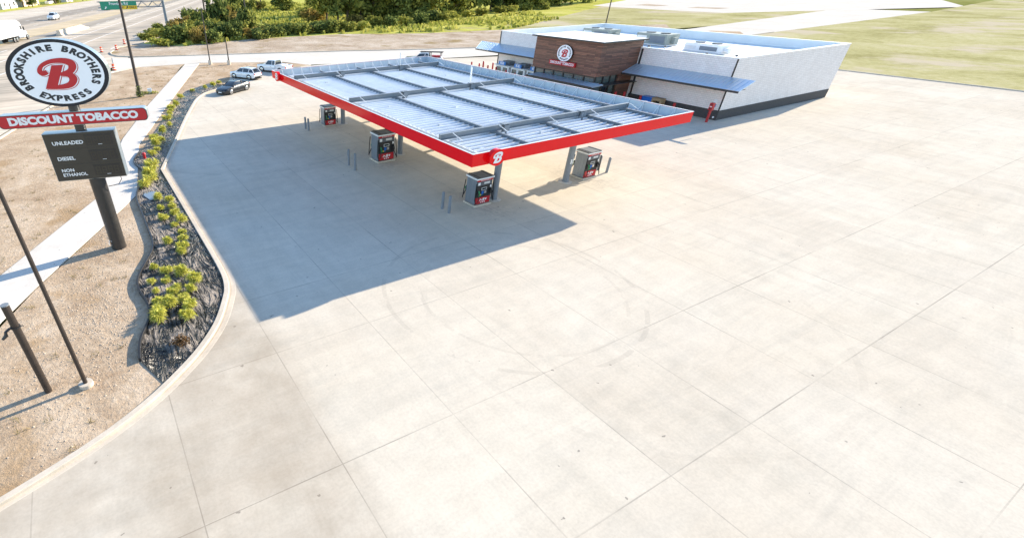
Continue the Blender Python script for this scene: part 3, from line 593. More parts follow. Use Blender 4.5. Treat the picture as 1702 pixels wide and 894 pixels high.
# shrubs in the film bed: small feathery shrubs
def shrub_mesh(name, r, h, n):
    """loose spiky tuft: arching blades from a few short stems"""
    t = thing(name, 'x', 'shrub'); mb = MB(); vs = []; fs = []
    heads = [(r*.55*math.sqrt(random.random())*math.cos(a), r*.55*math.sqrt(random.random())*math.sin(a), h*random.uniform(.25, .6)) for a in np.arange(7)*2.4]
    for (x, y, z) in heads: mb.tube([(0, 0, 0), (x*.5, y*.5, z*.6), (x, y, z)], [.016, .011, .006], 5)
    for _ in range(n):
        x, y, z = random.choice(heads); z *= random.uniform(.5, 1.1); a = random.random()*6.283; e = random.uniform(-.15, 1.15); L = h*random.uniform(.25, .55); w = random.uniform(.010, .022)
        d = Vector((math.cos(a)*math.cos(e), math.sin(a)*math.cos(e), math.sin(e))); sd = Vector((-math.sin(a), math.cos(a), random.uniform(-.4, .4)))*w
        p0 = Vector((x, y, z)); p1 = p0+d*L*.55; p2 = p1+(d+Vector((0, 0, -.55)))*L*.45; k = len(vs)
        vs += [tuple(p0-sd*.6), tuple(p0+sd*.6), tuple(p1+sd), tuple(p1-sd), tuple(p2)]; fs += [(k, k+1, k+2, k+3), (k+3, k+2, k+4)]
    mb.build('stem', M_SAND, t); me = bpy.data.meshes.new('foliage'); me.from_pydata(vs, [], fs); me.materials.append(L_LIME); o = bpy.data.objects.new('foliage', me); C.objects.link(o); o.parent = t; return t
SH = [shrub_mesh('lime_shrub', .55, .85, 900), shrub_mesh('lime_shrub', .50, .75, 700), shrub_mesh('lime_shrub', .6, .7, 950)]
used_s = [False]*3
lowb = [(-15.6, 16.4), (-15.0, 14.3), (-16.2, 8.6), (-17.3, 1.5), (-14.9, 15.6), (-15.7, 14.2), (-15.0, 12.9), (-15.9, 12.4), (-14.8, 11.4), (-15.4, 11.0), (-15.1, 9.7), (-15.3, 8.6), (-15.5, 7.5), (-15.7, 6.8), (-17.4, 5.8), (-16.9, 4.9), (-16.2, 4.3), (-17.1, 4.0), (-17.8, 4.2), (-17.7, 3.1), (-16.9, 2.7), (-15.7, 3.2), (-16.1, 2.4), (-16.5, 1.7), (-17.8, 2.0), (-17.9, 1.2), (-18.0, .5), (-16.4, .8), (-16.7, .0)]
upb = [(-15.4, 21.8), (-14.9, 24.2), (-14.3, 27.9), (-12.9, 32.1), (-12.2, 35.4), (-10.1, 43.2), (-9.3, 46.4), (-16.0, 19.6), (-15.5, 20.8), (-15.0, 22.8), (-15.0, 25.4), (-13.7, 29.1), (-13.6, 30.8), (-13.3, 33.2), (-11.0, 37.9), (-10.8, 41.0), (-9.7, 45.0), (-8.5, 47.8), (-7.1, 52.4), (-4.6, 56.6), (-2.6, 57.6), (-1.1, 59.0), (.1, 60.6)]
def shrub(xy, k, label, big=1.0):
    s = random.uniform(.52, .95)*big; o = SH[k]; sc = (s, s, s*random.uniform(.85, 1.1)); rz = random.random()*6.3
    if not used_s[k]:
        used_s[k] = True; o.location = (*xy, .05); o.rotation_euler = (0, 0, rz); o.scale = sc; return tag(o, label, 'shrub', 'yellow green shrubs in the planting bed')
    return copy_tree(o, (*xy, .05), rz, sc, label, 'yellow green shrubs in the planting bed')
lowb.sort(key=lambda q: -q[1]); upb.sort(key=lambda q: q[1]); ORD += ['thirty-'+o for o in ORD[:9]]+['fortieth']
for i, p in enumerate(lowb): shrub(p, i % 3, 'feathery lime shrub in the wide black bed, %s counting towards the viewer' % ORD[i])
for i, p in enumerate(upb): shrub(p, (i+1) % 3, 'feathery lime shrub in the narrow bed, %s counting away from the kerb corner' % ORD[i], 1.4)
# a few dying dark shrubs
M_DEAD = leaf_mat('dead_leaves', [(0, (.05, .03, .015)), (1, (.20, .12, .06))])
ds = thing('withered_shrub', 'small withered brown shrub at the near end of the black bed', 'shrub', (-17.4, -1.9, .05)); mb = MB()
for k in range(7): mb.tube([(0, 0, 0), (.25*math.cos(k), .25*math.sin(k), .3)], [.012, .004], 4)
mb.build('stem', M_SAND, ds); leaf_cloud('foliage', M_DEAD, [(0, 0, .22, .4, .4, .2)], 300, .06, ds)
hy = thing('valve_marker', 'small dark red valve cap standing at the bend of the narrow bed', 'valve', (-15.1, 27.2, .03)); MB().cyl((0, 0, 0), (0, 0, .45), .13).build('stem_pipe', M_REDP, hy, True); MB().cyl((0, 0, .45), (0, 0, .58), .2, .1).build('cap', M_REDP, hy, True)
# ------------------------------------------------------------------ fuel canopy
LX, WY, HB, HT = 20.16, 33.69, 4.70, 5.42
canopy = thing('fuel_canopy', 'large flat fuel canopy with red fascia and open steel deck on grey columns', 'canopy')
th = .05
def fascia(x0, x1, y0, y1): return MB().box(x0, x1, y0, y1, HB, HT).build('fascia', M_RED, canopy)
fascia(0, LX, 0, th); fascia(0, th, th, WY-th); fascia(LX-th, LX, th, WY-th); fascia(0, LX, WY-th, WY)
# pale trim strip capping the fascia
tr = MB()
for a in ((-.012, LX+.012, -.012, .075), (-.012, LX+.012, WY-.075, WY+.012), (-.012, .075, .075, WY-.075), (LX-.075, LX+.012, .075, WY-.075)): tr.box(*a, HT+.002, HT+.03)
tr.build('coping', M_STEELL, canopy)
# back faces of the fascia: sheet panels seen from above, one per bracket bay
def back(n, along, fixed, length, inward):
    st = length/n
    for k in range(n):
        a, b = k*st+.02, (k+1)*st-.02; j = random.uniform(-.008, .008)
        f = fixed+inward*(.02+j); f0 = fixed+inward*.002; lo, hi = min(f, f0), max(f, f0)
        if along == 'x': MB().box(a-.01, b+.01, lo, hi, HB+.03, HT-.02).build('back_panel', M_PANELB, canopy)
        else: MB().box(lo, hi, a-.01, b+.01, HB+.03, HT-.02).build('back_panel', M_PANELB, canopy)
    for k in range(1, n):
        m = MB(); c = k*st; d = .62
        if along == 'x':
            m.box(c-.02, c+.02, fixed+inward*.03, fixed+inward*.07, HB+.05, HT); e0, e1 = (c, fixed+inward*.06, HT-.05), (c, fixed+inward*d, HB+.14)
        else:
            m.box(min(fixed+inward*.03, fixed+inward*.07), max(fixed+inward*.03, fixed+inward*.07), c-.02, c+.02, HB+.05, HT); e0, e1 = (fixed+inward*.06, c, HT-.05), (fixed+inward*d, c, HB+.14)
        m.cyl(e0, e1, .022, n=6); m.build('bracket', M_STEELL, canopy)
back(18, 'x', WY-th, LX, -1); back(26, 'y', LX-th, WY, -1); back(17, 'x', th, LX, 1); back(26, 'y', th, WY, 1)
# deck with upturned ribs; dark strips beside them paint in the ribs' shaded side
dk = MB(); ds_ = MB(); x0, x1 = 1.72, 19.55; zd = 4.765; dk.box(x0, x1, .12, WY-.5, zd-.03, zd); y = .25
while y < WY-.7:
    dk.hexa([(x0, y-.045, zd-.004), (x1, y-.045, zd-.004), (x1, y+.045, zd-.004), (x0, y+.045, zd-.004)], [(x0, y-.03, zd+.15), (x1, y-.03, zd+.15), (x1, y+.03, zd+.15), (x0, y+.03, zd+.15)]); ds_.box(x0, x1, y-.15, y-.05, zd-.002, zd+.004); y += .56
dk.build('deck', M_DECK, canopy); ds_.build('rib_shade', M_RIBSHADE, canopy)
MB().box(.10, 1.65, .10, WY-.1, zd-.05, zd-.025).build('gutter', M_GUT, canopy)
MB().box(1.65, 1.73, .12, WY-.5, zd-.03, zd+.10).build('deck_edge', M_STEELL, canopy)
MB().box(.06, LX-.06, .06, WY-.06, HB+.004, HB+.02).build('soffit', M_WHITE, canopy)
def ibeam(p0, p1, h, w, horizontal='x'):
    m = MB(); (xa, ya), (xb, yb), z0 = p0, p1, 0
    return m
GY = (4.32, 16.95, 29.36); PXS = (5.40, 10.02, 14.25, 18.5); CX = (6.25, 13.62)
for y in GY:
    m = MB(); m.box(.85, 18.75, y-.014, y+.014, 5.085, 5.385); m.box(.85, 18.75, y-.11, y+.11, 5.385, 5.41); m.box(.85, 18.75, y-.11, y+.11, 5.062, 5.085)
    for xe in (.85, 18.735): m.box(xe, xe+.015, y-.10, y+.10, 5.085, 5.385)
    m.build('girder', M_STEEL, canopy)
for x in PXS:
    m = MB(); m.box(x-.012, x+.012, .12, WY-.6, 4.865, 5.04); m.box(x-.085, x+.085, .12, WY-.6, 5.04, 5.06); m.box(x-.085, x+.085, .12, WY-.6, 4.845, 4.865)
    m.build('purlin', M_STEEL, canopy)
for y in GY:
    for x in (1.55,)+PXS:
        for sg in (-1, 1):
            MB().cyl((x+.25, y+sg*.10, 5.40), (x+.45, y+sg*.85, 5.07), .026, n=6).build('strap', M_STEELL, canopy)
for i, x in enumerate(CX):
    for j, y in enumerate(GY):
        xx = x-.25 if (i, j) == (0, 1) else x
        c = MB().cyl((xx, y, 0.01), (xx, y, HB), .24, n=28).build('column', M_COLGR, canopy, True)
        MB().cyl((xx, y, .004), (xx, y, .035), .52, n=28).build('base_collar', M_PAD, c, True)
        m = MB().cyl((x, y-.02, HB+.05), (x, y-.02, 5.062), .19, n=20); m.box(x-.30, x+.30, y-.24, y+.24, 5.412, 5.44); m.box(x-.22, x+.22, y-.26, y-.115, 5.0, 5.37); m.build('column_head', M_STEEL, c)
        if (i, j) == (1, 0): MB().box(xx-.16, xx+.12, y-.235, y-.213, 1.50, 1.86).build('notice', M_WHITE, c)
        if (i, j) == (0, 0): MB().box(xx-.06, xx+.16, y-.30, y-.16, 3.5, 3.72).build('floodlight', M_WHITE, c); MB().box(xx+.24, xx+.36, y-.3, y-.14, 3.45, 3.62).build('floodlight', M_BLACK, c)
for (x, y, h) in ((13.5, 29.3, 6.7), (13.42, 17.0, 6.95), (13.62, 17.12, 6.72)):
    m = MB(); m.cyl((x, y, 4.77), (x, y, h), .045, n=10); m.build('vent_pipe', M_WHITE if y < 20 else M_GALV, canopy, True)
# odd junction boxes and flashing on the deck
for (x, y) in ((2.6, 27.2), (3.4, 27.0), (7.0, 25.0), (11.5, 26.2), (3.3, 14.5), (8.0, 11.8), (12.4, 13.8), (16.2, 24.3), (16.4, 13.1), (8.4, 3.0), (3.6, 8.0), (12.1, 8.6), (16.8, 7.0), (2.4, 2.0)):
    MB().box(x-.13, x+.13, y-.07, y+.07, zd+.001, zd+.17).build('junction_box', M_GALV, canopy); 
# round logo discs
def disc(o, ax, name, r, rv):
    n = Vector(ax).cross(Vector((0, 0, 1))); m = MB()
    vs = []; N = 40
    for d in (-.30, 0):
        for k in range(N):
            a = 2*math.pi*k/N; vs.append(Vector(o)+Vector(ax)*r*math.cos(a)+Vector((0, 0, rv*math.sin(a)))+n*d)
    m.add(vs, [(i, (i+1) % N, N+(i+1) % N, N+i) for i in range(N)]+[tuple(reversed(range(N))), tuple(range(N, 2*N))])
    d = m.build(name, M_RED, canopy, True)
    B = plane_basis(Vector(o)+n*.012, ax); w = MB()
    w.merge(letter_b(0, .03), B @ Matrix.Diagonal((r*1.05, rv*1.25, 1, 1))); w.build('letter', M_WHITE, d)
    k = MB(); ribbon(k, [(-.02, .24), (.16, .25), (.17, .13), (.07, .09)], [.03, .04, .04, .03], 0); ribbon(k, [(-.02, -.07), (.12, -.1), (.13, -.24), (-.06, -.3)], [.03, .04, .04, .03], 0)
    k2 = MB().merge(k, plane_basis(Vector(o)+n*.024, ax) @ Matrix.Diagonal((r*1.05, rv*1.25, 1, 1))); k2.build('letter_counter', M_RED, d)
disc((1.58, -.30, 5.10), (1, 0, 0), 'logo_disc', .58, .47)
disc((-.30, 31.5, 5.14), (0, -1, 0), 'logo_disc', .62, .47)

# ------------------------------------------------------------------ bollards and fuel dispensers
def bollard(name, label, loc, h, r, mat, group):
    t = thing(name, label, 'bollard', (*loc, 0), 0, group)
    MB().cyl((0, 0, 0), (0, 0, h), r, n=16).build('post', mat, t, True)
    m = MB(); m.loft([[(r*c_*math.cos(a), r*c_*math.sin(a), h+z) for a in np.linspace(0, 2*math.pi, 16, endpoint=False)] for c_, z in ((1, 0), (.85, .035), (.5, .06), (.05, .07))]); m.build('cap', mat, t, True); return t
for (x, y, h, l) in ((1.93, 4.76, 1.2, 'grey pipe bollard, farther of the pair left of the dispenser at the near canopy corner'), (1.90, 3.94, 1.2, 'grey pipe bollard, nearer of the pair left of the dispenser at the near canopy corner'),
                     (.39, 16.4, 1.36, 'grey pipe bollard, farther of the pair left of the middle shaded dispenser'), (.30, 15.0, 1.38, 'grey pipe bollard, nearer of the pair left of the middle shaded dispenser'),
                     (1.78, 29.5, 1.18, 'grey pipe bollard, farther of the pair left of the farthest dispenser'), (1.78, 28.65, 1.2, 'grey pipe bollard, nearer of the pair left of the farthest dispenser'),
                     (18.18, 4.95, 1.18, 'grey pipe bollard, left one of the sunlit pair right of the sunlit dispenser'), (18.25, 4.15, 1.2, 'grey pipe bollard, right one of the sunlit pair right of the sunlit dispenser')):
    bollard('bollard', l, (x, y), h, .105, M_COLGR, 'grey bollards beside the dispensers')
def dispenser(label, loc, sc=1.0):
    t = thing('fuel_dispenser', label, 'fuel pump', (*loc, 0), 0, 'fuel dispensers on the forecourt', sc); W2, D2 = .68, .52
    MB().box(-W2-.10, W2+.10, -D2-.14, D2+.14, 0, .13).build('plinth', M_KERB, t, bevel=.02)
    MB().box(-W2, W2, -D2, D2, .13, .16).build('base_frame', M_BLACK, t)
    MB().box(-W2, W2, -D2+.06, D2-.06, .16, 1.95).build('cabinet', M_ANODISED, t)
    for s in (-1, 1):
        m = MB()
        for k in range(4):
            y0 = -D2+k*(2*D2/4); m.box(min(s*(W2-.005), s*(W2+.03)), max(s*(W2-.005), s*(W2+.03)), y0+.008, y0+2*D2/4-.008, .16, 1.97)
        m.build('side_panel', M_ANODISED, t)
    MB().box(-W2-.10, W2+.10, -D2-.10, D2+.10, 1.97, 2.07).build('top_rim', M_WHITE, t, bevel=.02)
    top = MB().box(-W2-.04, W2+.04, -D2-.07, D2+.07, 2.072, 2.13).build('top_cover', M_PUTTY, t, bevel=.015)
    for x in (-W2+.10, W2-.20): MB().box(x, x+.12, -D2-.065, D2+.065, 2.132, 2.15).build('stripe', M_BLACK, top)
    for s in (-1, 1):     # two identical fuelling faces
        f = s*D2; q = lambda a, b: (min(f+s*a, f+s*b), max(f+s*a, f+s*b))
        hd = MB().box(-W2+.02, W2-.02, *q(-.05, .085), 1.85, 1.965).build('header', M_RED2, t)
        MX = plane_basis((0, f+s*.09, 1.908), (-s, 0, 0)); tm = MB(); tm.merge(text_mb('Brookshire Brothers', .10, .002, 1.0), MX); tm.build('lettering', M_WHITE, hd)
        MB().box(-W2+.06, W2-.06, *q(-.06, .02), 1.50, 1.80).build('upper_panel', plain('smoked_panel', (.10, .115, .135), .35), t)
        lp = MB().box(-W2+.10, -W2+.30, *q(.022, .035), 1.56, 1.76).build('price_placard', M_WHITE, t); MB().box(-.05, .45, *q(.022, .03), 1.60, 1.74).build('sticker', M_GALV, t)
        MB().box(-W2+.04, W2-.04, *q(-.06, .03), .66, 1.52).build('face_panel', M_BLACK, t)
        MB().box(-.24, .22, *q(.032, .05), 1.16, 1.36).build('screen', M_GALV, t); MB().box(-.20, .18, *q(.052, .056), 1.20, 1.33).build('screen_glass', M_GLASS, t)
        MB().box(.02, .22, *q(.032, .06), .92, 1.10).build('keypad', M_CHROME, t); MB().box(-.20, -.03, *q(.032, .06), .90, 1.10).build('card_reader', M_BLUE, t)
        for k, c in enumerate(('green', 'yellow', 'blue')):
            x = (-.46+.13*k)*1.0; MB().box(x, x+.10, *q(.032, .05), .80, .90).build('grade_button', M_NOZ[c], t)
        MB().box(-W2+.05, W2-.05, *q(-.06, .035), .18, .65).build('lower_panel', M_RED2, t)
        LMX = plane_basis((0, f+s*.040, .44), (-s, 0, 0)); lm = MB(); lm.poly([LMX @ Vector(p) for p in ((-.32, -.06, 0), (-.26, -.06, 0), (-.17, .10, 0), (-.24, .10, 0))]); lm.poly([LMX @ Vector(p) for p in ((-.12, -.06, 0), (-.06, -.06, 0), (-.16, .08, .002), (-.2, .06, .002))])
        lm.merge(letter_b(0, .03), LMX @ Matrix.Translation((.05, .02, 0)) @ Matrix.Diagonal((.2, .2, 1, 1))); lm.poly([LMX @ Vector(p) for p in ((.22, -.05, 0), (.28, -.05, 0), (.36, .10, 0), (.20, .10, 0))])
        for k in range(3): lm.poly([LMX @ Vector(p) for p in ((-.2+.16*k, -.20, 0), (-.1+.16*k, -.20, 0), (-.1+.16*k, -.13, 0), (-.2+.16*k, -.13, 0))])
        lm.build('logo', M_WHITE, t)
        for x, c in ((-.56, 'green'), (.56, None)):
            nz = MB().box(x-.075, x+.075, *q(.03, .12), .84, 1.22).build('nozzle_boot', M_BLACK, t)
            m = MB(); m.cyl((x, f+s*.14, 1.20), (x, f+s*.26, 1.02), .045, n=8); m.cyl((x, f+s*.26, 1.02), (x, f+s*.20, .82), .03, n=8); m.tube([(x-.03, f+s*.20, 1.14), (x, f+s*.33, 1.06), (x, f+s*.27, .94)], .014, 5); m.build('nozzle', M_NOZ[c] if c else M_BLACK, nz)
            m = MB(); sx = 1 if x > 0 else -1
            m.tube([(x, f+s*.20, .84), (x+sx*.10, f+s*.30, .50), (x+sx*.22, f+s*.24, .30), (x+sx*.27, f+s*.14, .55), (x+sx*.24, f+s*.10, 1.2), (x+sx*.20, f+s*.08, 1.72)], .032, 7); m.build('hose', M_RUBBER, nz)
        MB().box(.50, .60, *q(.04, .07), 1.30, 1.46).build('tag', M_WHITE, t)
    return t
dispenser('fuel dispenser with red lower panel in shade at the near corner of the canopy', (4.75, 4.40))
dispenser('fuel dispenser in shade half hidden by the fascia at the middle of the long side', (3.72, 16.25), 1.17)
dispenser('farthest fuel dispenser, hoses hanging out to the left, beyond the middle one', (4.65, 29.75), .97)
dispenser('fuel dispenser in full sun behind the right grey column', (15.80, 4.45), 1.03)
# dispensers on the far side of the canopy stand below the deck

# ------------------------------------------------------------------ the shop
shop = thing('convenience_store', 'white brick convenience store with wood clad entrance tower and blue metal awnings', 'store', (0, 0, 0))
X0, X1, Y0, Y1, ZW = 42.9, 67.0, 9.7, 45.8, 6.2; tw = .3
def part(name, mb, mat, parent=None, **kw): return mb.build(name, mat, parent or shop, **kw)
def wallb(x0, x1, y0, y1):
    w = part('wall', MB().box(x0, x1, y0, y1, 0, ZW), M_BRICK); return w
wallb(X0, X0+tw, Y0, 21.3); wallb(X0, X0+tw, 31.3, Y1); wallb(X0+tw, X1-tw, Y0, Y0+tw); wallb(X0+tw, X1-tw, Y1-tw, Y1); wallb(X1-tw, X1, Y0, Y1)
cp = MB()
for a in ((X0-.05, X0+tw+.05, Y0-.05, Y1+.05), (X1-tw-.05, X1+.05, Y0-.05, Y1+.05), (X0+tw+.05, X1-tw-.05, Y0-.05, Y0+tw+.05), (X0+tw+.05, X1-tw-.05, Y1-tw-.05, Y1+.05)): cp.box(*a, ZW, ZW+.07)
part('coping', cp, M_WHITE)
lin = MB()
for a in ((X1-tw-.03, X1-tw-.003, Y0+tw, Y1-tw), (X0+tw, X1-tw-.03, Y1-tw-.03, Y1-tw-.003), (X0+tw, X1-tw-.03, Y0+tw+.003, Y0+tw+.03)): lin.box(*a, 5.2, ZW)
part('parapet_lining', lin, M_TPO)
part('roof', MB().box(X0+tw, X1-tw, Y0+tw, Y1-tw, 5.0, 5.25), M_TPO)
for a in ((X0-.05, X0-.003, Y0-.05, 21.0), (X0-.05, X0-.003, 31.4, Y1+.05), (X0, X1, Y0-.05, Y0-.003), (X0, X1, Y1+.003, Y1+.05)): part('base_course', MB().box(*a, 0, 1.03), M_BASEB)
for y in (Y0-.07, Y1-.07): part('corner_trim', MB().box(X0-.075, X0-.01, y, y+.14, 1.03, ZW-.02), M_DARK)
part('downspout', MB().box(X0-.13, X0-.01, 20.62, 20.82, .9, ZW-.1), M_DARK)
# tower
TX, TY0, TY1, TZ0, TZ1 = 35.9, 21.05, 31.35, 3.42, 7.02
tower = part('tower', MB().box(TX, 43.15, TY0, TY1, TZ0, TZ1), M_WOOD)
roofp = part('tower_roof', MB().box(TX-.45, 43.4, TY0-.45, TY1+.5, TZ1+.004, TZ1+.16), M_DARK)
part('roof_sheet', MB().box(TX-.38, 43.3, TY0-.38, TY1+.43, TZ1+.162, TZ1+.18), M_TPO, roofp)
part('storefront', MB().box(TX+.35, X0+.1, TY0+.35, TY1-.35, 0, TZ0-.004), M_GLASSG)
fr = []
def mull(x0, x1, y0, y1, z0, z1): part('mullion', MB().box(x0, x1, y0, y1, z0, z1), M_DARK)
NW = 6; st = (TY1-TY0-.6)/NW
for k in range(NW+1):
    y = TY0+.3+k*st; mull(TX+.22, TX+.345, y-.07, y+.07, 0, TZ0-.01)
mull(TX+.25, TX+.345, TY0+.3, TY1-.3, 2.30, 2.72); mull(TX+.25, TX+.345, TY0+.3, TY1-.3, 0, .4); mull(TX+.25, TX+.345, TY0+.3, TY1-.3, TZ0-.18, TZ0-.01)
for x in (TX+.35, TX+1.7, TX+3.0, TX+4.1): mull(x, x+.12, TY0+.22, TY0+.345, 0, TZ0-.01)
mull(TX+.35, TX+4.2, TY0+.25, TY0+.345, 2.2, 2.32)
part('entrance_door', MB().box(TX+1.85, TX+2.95, TY0+.27, TY0+.34, .05, 2.2), M_GLASS)
part('door_handle', MB().box(TX+2.75, TX+2.80, TY0+.20, TY0+.26, .9, 1.3), M_CHROME)
part('entry_pier', MB().box(TX+4.3, X0-.2, TY0+.1, TY0+.34, 0, TZ0-.01), M_WOOD)
part('entry_canopy', MB().box(TX+.9, X0-.6, TY0-1.1, TY0+.2, 2.55, 2.62), M_DARK)
# thin awning over the shop front
la = MB().hexa([(34.15, 19.9, 2.58), (TX+.2, 19.9, 2.66), (TX+.2, 30.3, 2.66), (34.15, 30.3, 2.58)], [(34.15, 19.9, 2.66), (TX+.2, 19.9, 2.78), (TX+.2, 30.3, 2.78), (34.15, 30.3, 2.66)])
lowa = part('low_awning', la, M_AWN); part('awning_edge', MB().box(34.06, 34.145, 19.85, 30.35, 2.44, 2.69), M_DARK, lowa)
sm_ = MB()
for k in range(22): y = 20.1+k*.47; sm_.hexa([(34.16, y-.015, 2.66), (TX+.2, y-.015, 2.78), (TX+.2, y+.015, 2.78), (34.16, y+.015, 2.66)], [(34.16, y-.01, 2.70), (TX+.2, y-.01, 2.82), (TX+.2, y+.01, 2.82), (34.16, y+.01, 2.70)])
part('seam', sm_, M_AWN, lowa)
def awning(y0, y1, ye0, ye1):
    """sloped standing seam roof from ridge (y0..y1 at the wall) to eave (ye0..ye1)"""
    xr, xe, zr, ze = X0-.06, 40.45, 4.44, 3.62
    a = part('awning', MB().hexa([(xe, ye0, ze-.05), (xr, y0, zr-.05), (xr, y1, zr-.05), (xe, ye1, ze-.05)], [(xe, ye0, ze), (xr, y0, zr), (xr, y1, zr), (xe, ye1, ze)]), M_AWN)
    part('fascia_board', MB().box(xe-.09, xe-.004, min(ye0, ye1), max(ye0, ye1), ze-.18, ze+.015), M_DARK, a)
    m = MB(); n = int(abs(ye1-ye0)/.46)
    for k in range(n+1):
        f = k/n; yr = y0+(y1-y0)*f; yv = ye0+(ye1-ye0)*f
        m.hexa([(xe, yv-.022, ze), (xr, yr-.022, zr), (xr, yr+.022, zr), (xe, yv+.022, ze)], [(xe, yv-.012, ze+.035), (xr, yr-.012, zr+.035), (xr, yr+.012, zr+.035), (xe, yv+.012, ze+.035)])
    part('seam', m, M_AWN, a)
    for k in range(4):
        yv = min(ye0, ye1)+.6+(abs(ye1-ye0)-1.2)*k/3; b = MB(); b.box(xe+.05, xr-.1, yv-.03, yv+.03, ze-.12, ze-.055); part('support_arm', b, M_DARK, a)
awning(7.3, 20.95, 7.3, 21.0); awning(31.5, 50.2, 31.5, 48.7)
part('wall_light', MB().box(X0-2.0, X0-1.8, 9.8, 10.0, 3.32, 3.50), M_BLACK)
part('wall_notice', MB().box(X0-.03, X0-.004, 10.2, 10.55, 1.75, 2.1), M_WHITE); part('wall_notice', MB().box(X0-.03, X0-.004, 10.2, 10.5, 1.30, 1.62), M_ICE)
wn = part('window', MB().box(X0-.06, X0-.004, 34.3, 36.6, 3.0, 3.62), M_DARK); part('pane', MB().box(X0-.075, X0-.062, 34.45, 36.45, 3.1, 3.52), M_GLASSG, wn)
part('hose_bib', MB().cyl((X0-.12, 10.0, .3), (X0-.05, 10.0, .3), .1), M_WHITE)
# sign on the tower
def round_face(parent, B, r, ry, mats, sized, z=.004):
    e = MB(); N = 56
    e.poly([B @ Vector((r*.91*math.cos(2*math.pi*k/N), ry*.91*math.sin(2*math.pi*k/N), z)) for k in range(N)]); e.build('sign_face', M_SIGNW, parent)
    S = B @ Matrix.Translation((0, 0, z+.006)) @ Matrix.Diagonal((r, ry, 1, 1))
    l = MB(); l.merge(arc_text('BROOKSHIRE', .745, 151, 13.0, .225, .014), S); l.merge(arc_text('BROTHERS', .745, 23, 13.0, .225, .014), S); l.merge(arc_text('EXPRESS', .745, 272, 12.6, .225, .014, False), S)
    l.build('lettering', M_BLACKL, parent)
    K = B @ Matrix.Translation((0, -.01*ry, 0)) @ Matrix.Diagonal((r*.73, ry*.87, 1, 1))
    a = MB(); a.merge(letter_b(0, .012, .045, -.03), Matrix.Translation((0, 0, z+.004)) @ K); a2 = MB().merge(letter_b(0, .012, .045, -.03), B @ Matrix.Translation((0, -.01*ry, z+.005)) @ Matrix.Diagonal((r*.73, ry*.87, 1, 1))); a2.build('letter_shadow', M_RED2, parent)
    MB().merge(letter_b(0, .0, .028, -.018), B @ Matrix.Translation((0, -.01*ry, z+.013)) @ Matrix.Diagonal((r*.73, ry*.87, 1, 1))).build('letter_highlight', M_SIGNW, parent)
    MB().merge(letter_b(0, 0), B @ Matrix.Translation((0, -.01*ry, z+.021)) @ Matrix.Diagonal((r*.73, ry*.87, 1, 1))).build('letter', M_RED2, parent)
def drum(o, ax, r, ry, depth, matside, matrim, name, parent):
    n = Vector(ax).normalized().cross(Vector((0, 0, 1))); N = 64; vs = []
    for d in (-depth, 0):
        for k in range(N):
            a = 2*math.pi*k/N; vs.append(Vector(o)+Vector(ax).normalized()*r*math.cos(a)+Vector((0, 0, ry*math.sin(a)))+n*d)
    m = MB(); m.add(vs, [(i, (i+1) % N, N+(i+1) % N, N+i) for i in range(N)]+[tuple(reversed(range(N)))]); m.m = 1; m.add(vs[N:], [tuple(range(N))])
    return m.build(name, [matside, matrim], parent, True)
dsg = drum((35.62, 26.12, 5.52), (0, -1, 0), 1.17, .92, .22, M_BLACK, M_SIGNW, 'logo_sign', shop); round_face(dsg, plane_basis((35.62, 26.12, 5.52), (0, -1, 0)), 1.2, .96, None, 1)
rs = part('tobacco_sign', MB().box(35.62, 35.88, 24.2, 28.3, 4.12, 4.60), M_RED2)
MB().merge(text_mb('DISCOUNT TOBACCO', .40, .014, .92), plane_basis((35.612, 26.25, 4.35), (0, -1, 0))).build('lettering', M_WHITE, rs)
# roof plant
def hvac(label, x, y, w, d, h, mat):
    t = thing('rooftop_unit', label, 'air conditioner', (x, y, 5.30), 0, 'air conditioners on the store roof')
    MB().box(-w/2-.1, w/2+.1, -d/2-.1, d/2+.1, 0, .15).build('curb', M_GALV, t); MB().box(-w/2, w/2, -d/2, d/2, .15, h).build('housing', mat, t, bevel=.03)
    MB().box(-w/2-.02, -w/2-.002, -d/2+.25, d/2*.1, .3, h-.25).build('coil_grille', M_STEEL, t)
    for k in (-1, 1): MB().cyl((0, k*d*.24, h+.002), (0, k*d*.24, h+.10), min(w, d)*.22, n=18).build('fan', M_DARK, t)
    MB().box(-w/2-.018, -w/2-.002, d*.15, d/2-.15, .35, h-.3).build('access_panel', M_GALV, t)
    MB().box(-.3, .5, -d/2-.55, -d/2-.01, .3, h-.35).build('hood', mat, t)
hvac('grey green rooftop unit behind the wood tower, leftmost on the roof', 55.6, 37.2, 2.6, 4.9, 1.25, M_HVAC)
hvac('grey green rooftop unit right of the wood tower, middle one on the roof', 55.0, 27.3, 2.8, 4.6, 1.4, M_HVAC)
hvac('whitish rooftop unit near the front edge, rightmost on the roof', 52.8, 18.8, 2.6, 4.4, 1.0, M_WHITE)
vents = [(48.5, 38.5), (50.5, 33.5), (52.5, 32.0), (49.5, 24.5), (51.0, 23.2), (46.5, 17.0), (47.5, 15.5), (48.8, 16.4), (45.6, 14.2), (50.0, 13.6), (60, 30.5), (61, 40), (57, 22), (46, 19)]
for i, (x, y) in enumerate(vents):
    t = thing('roof_vent', 'small dark roof vent, %s from the far left end of the white store roof' % ORD[sorted(range(len(vents)), key=lambda q: -vents[q][1]).index(i)], 'roof vent', (x, y, 5.25), 0, 'vents on the store roof')
    MB().cyl((0, 0, 0), (0, 0, .34), .10, n=10).build('pipe', M_GALV, t); MB().cyl((0, 0, .34), (0, 0, .46), .2, .12, n=10).build('cap', M_DARK, t)
